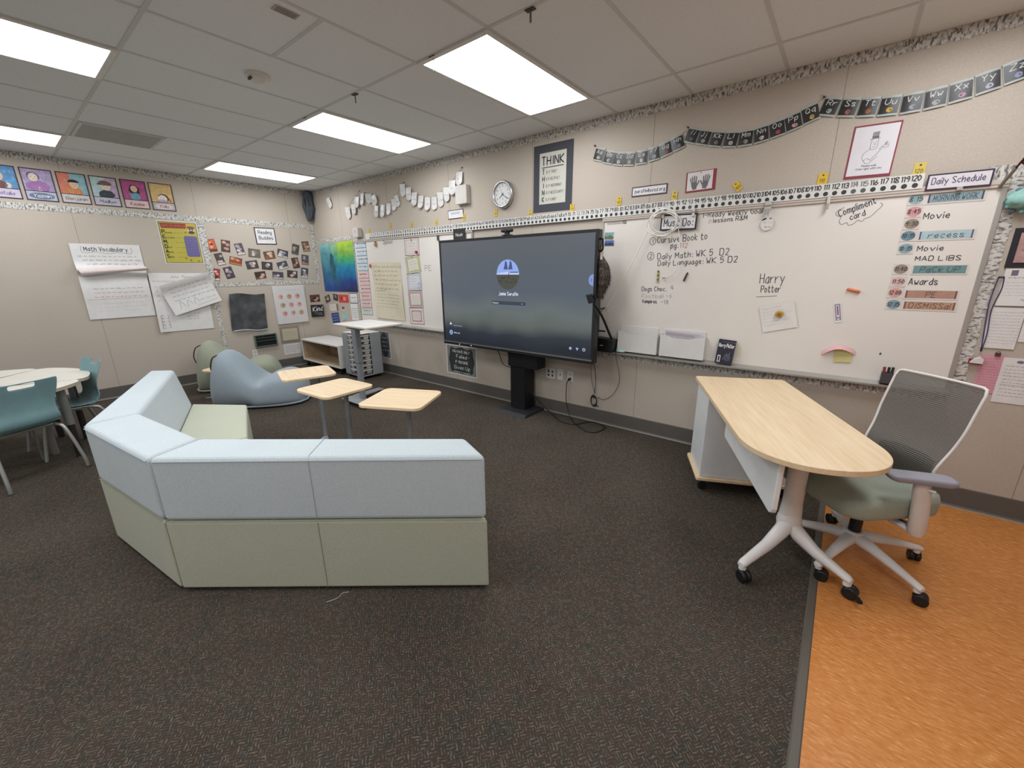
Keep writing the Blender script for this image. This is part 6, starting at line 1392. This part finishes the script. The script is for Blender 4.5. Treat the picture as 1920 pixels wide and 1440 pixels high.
b.grid([[((x-.065)*k+.065, y*k, z+(.014*(abs(y*k)/.25)**2 if z > .47 else 0)-(.03*max(0, ((x-.065)*k-.14)/.11)**2 if z > .46 else 0)) for x, y in sp] for z, k in sm], SEATF, closed_u=True); b.face([((x-.065)*.94+.065, y*.94, .402) for x, y in sp], C('#2b2b2c', .6))
b.build('seat', t, smooth=True)
# back: curved mesh panel in a white rim
def backp(u, v):     # u across -1..1, v up 0..1
    z = .47+.53*v; x = -.185-.02*math.sin(v*PI)*0+(-.005 if v < .25 else 0)-.11*max(0, v-.12)**1.25+.03*math.exp(-((v-.25)/.16)**2)
    hw = .165+.035*min(1, v*1.6)
    return Vector((x+.035*u*u*(1-.5*v), u*hw, z))
b = MB(); b.grid([[backp(-1+2*i/16, j/20) for i in range(17)] for j in range(21)], MESHM); b.build('mesh_back', t, smooth=True)
rim = [backp(-1, j/20) for j in range(20)]+[backp(-.96, 1.0)]+[backp(-1+2*i/16, 1.01) for i in range(1, 16)]+[backp(.96, 1.0)]+[backp(1, j/20) for j in range(19, -1, -1)]
b = MB(); b.tube(rim, .0065, CW, 8); b.tube([backp(-1, 0), Vector((-.19, -.17, .40)), Vector((-.15, -.12, .375))], [.009, .012, .012], CW, 8); b.tube([backp(1, 0), Vector((-.19, .17, .40)), Vector((-.15, .12, .375))], [.009, .012, .012], CW, 8); b.build('back_frame', t, smooth=True)
b = MB(); b.grid([[backp(-.72+1.44*i/10, .05+.28*j/8*(1-.12*(abs(i-5)/5)**2))+Vector((-.028, 0, 0)) for i in range(11)] for j in range(9)], C('#3d3b3a', .6)); b.build('lumbar_pad', t, smooth=True, solid=.014)
b = MB(); b.box(-.215, -.045, .40, -.20, .045, .62, BLACK); b.box(-.21, -.045, .37, -.14, .045, .40, BLACK); b.build('back_bracket', t, bevel=.006)
for s in (1, -1):
    y = s*.275
    b = MB(); rows = []
    for z, rx, ry, ox in ((.335, .03, .022, .0), (.36, .042, .027, .005), (.45, .042, .027, .015), (.56, .04, .026, .035), (.60, .036, .024, .045), (.615, .03, .02, .048)): rows.append([(ox+rx*math.cos(2*PI*k/16), y+ry*math.sin(2*PI*k/16), z) for k in range(16)])
    b.grid(rows, CW, closed_u=True); b.face(rows[0], CW)
    b.box(-.02, min(y, s*.10), .345, .035, max(y, s*.10), .365, CW); b.tube([(.05, y-s*.0, .585), (.02, y+s*.04, .58)], .008, CW, 8)
    arm = b.build('arm_post', t, smooth=True)
    c, q = math.cos(-s*.44), math.sin(-s*.44)
    pad = [(.06+c*x-q*yy, y+q*x+c*yy) for x, yy in rrect(.245, .088, .03, 5)]
    b = MB(); b.grid([[((x-.06)*k+.06, (yy-y)*k+y, z) for x, yy in pad] for z, k in ((.616, .9), (.622, .98), (.634, 1.0), (.642, .97), (.646, .85), (.647, .4), (.647, .01))], C('#8f8e97', .55), closed_u=True); b.face([((x-.06)*.9+.06, (yy-y)*.9+y, .616) for x, yy in pad], C('#6c6b72', .55)); b.build('arm_pad', t, smooth=True)
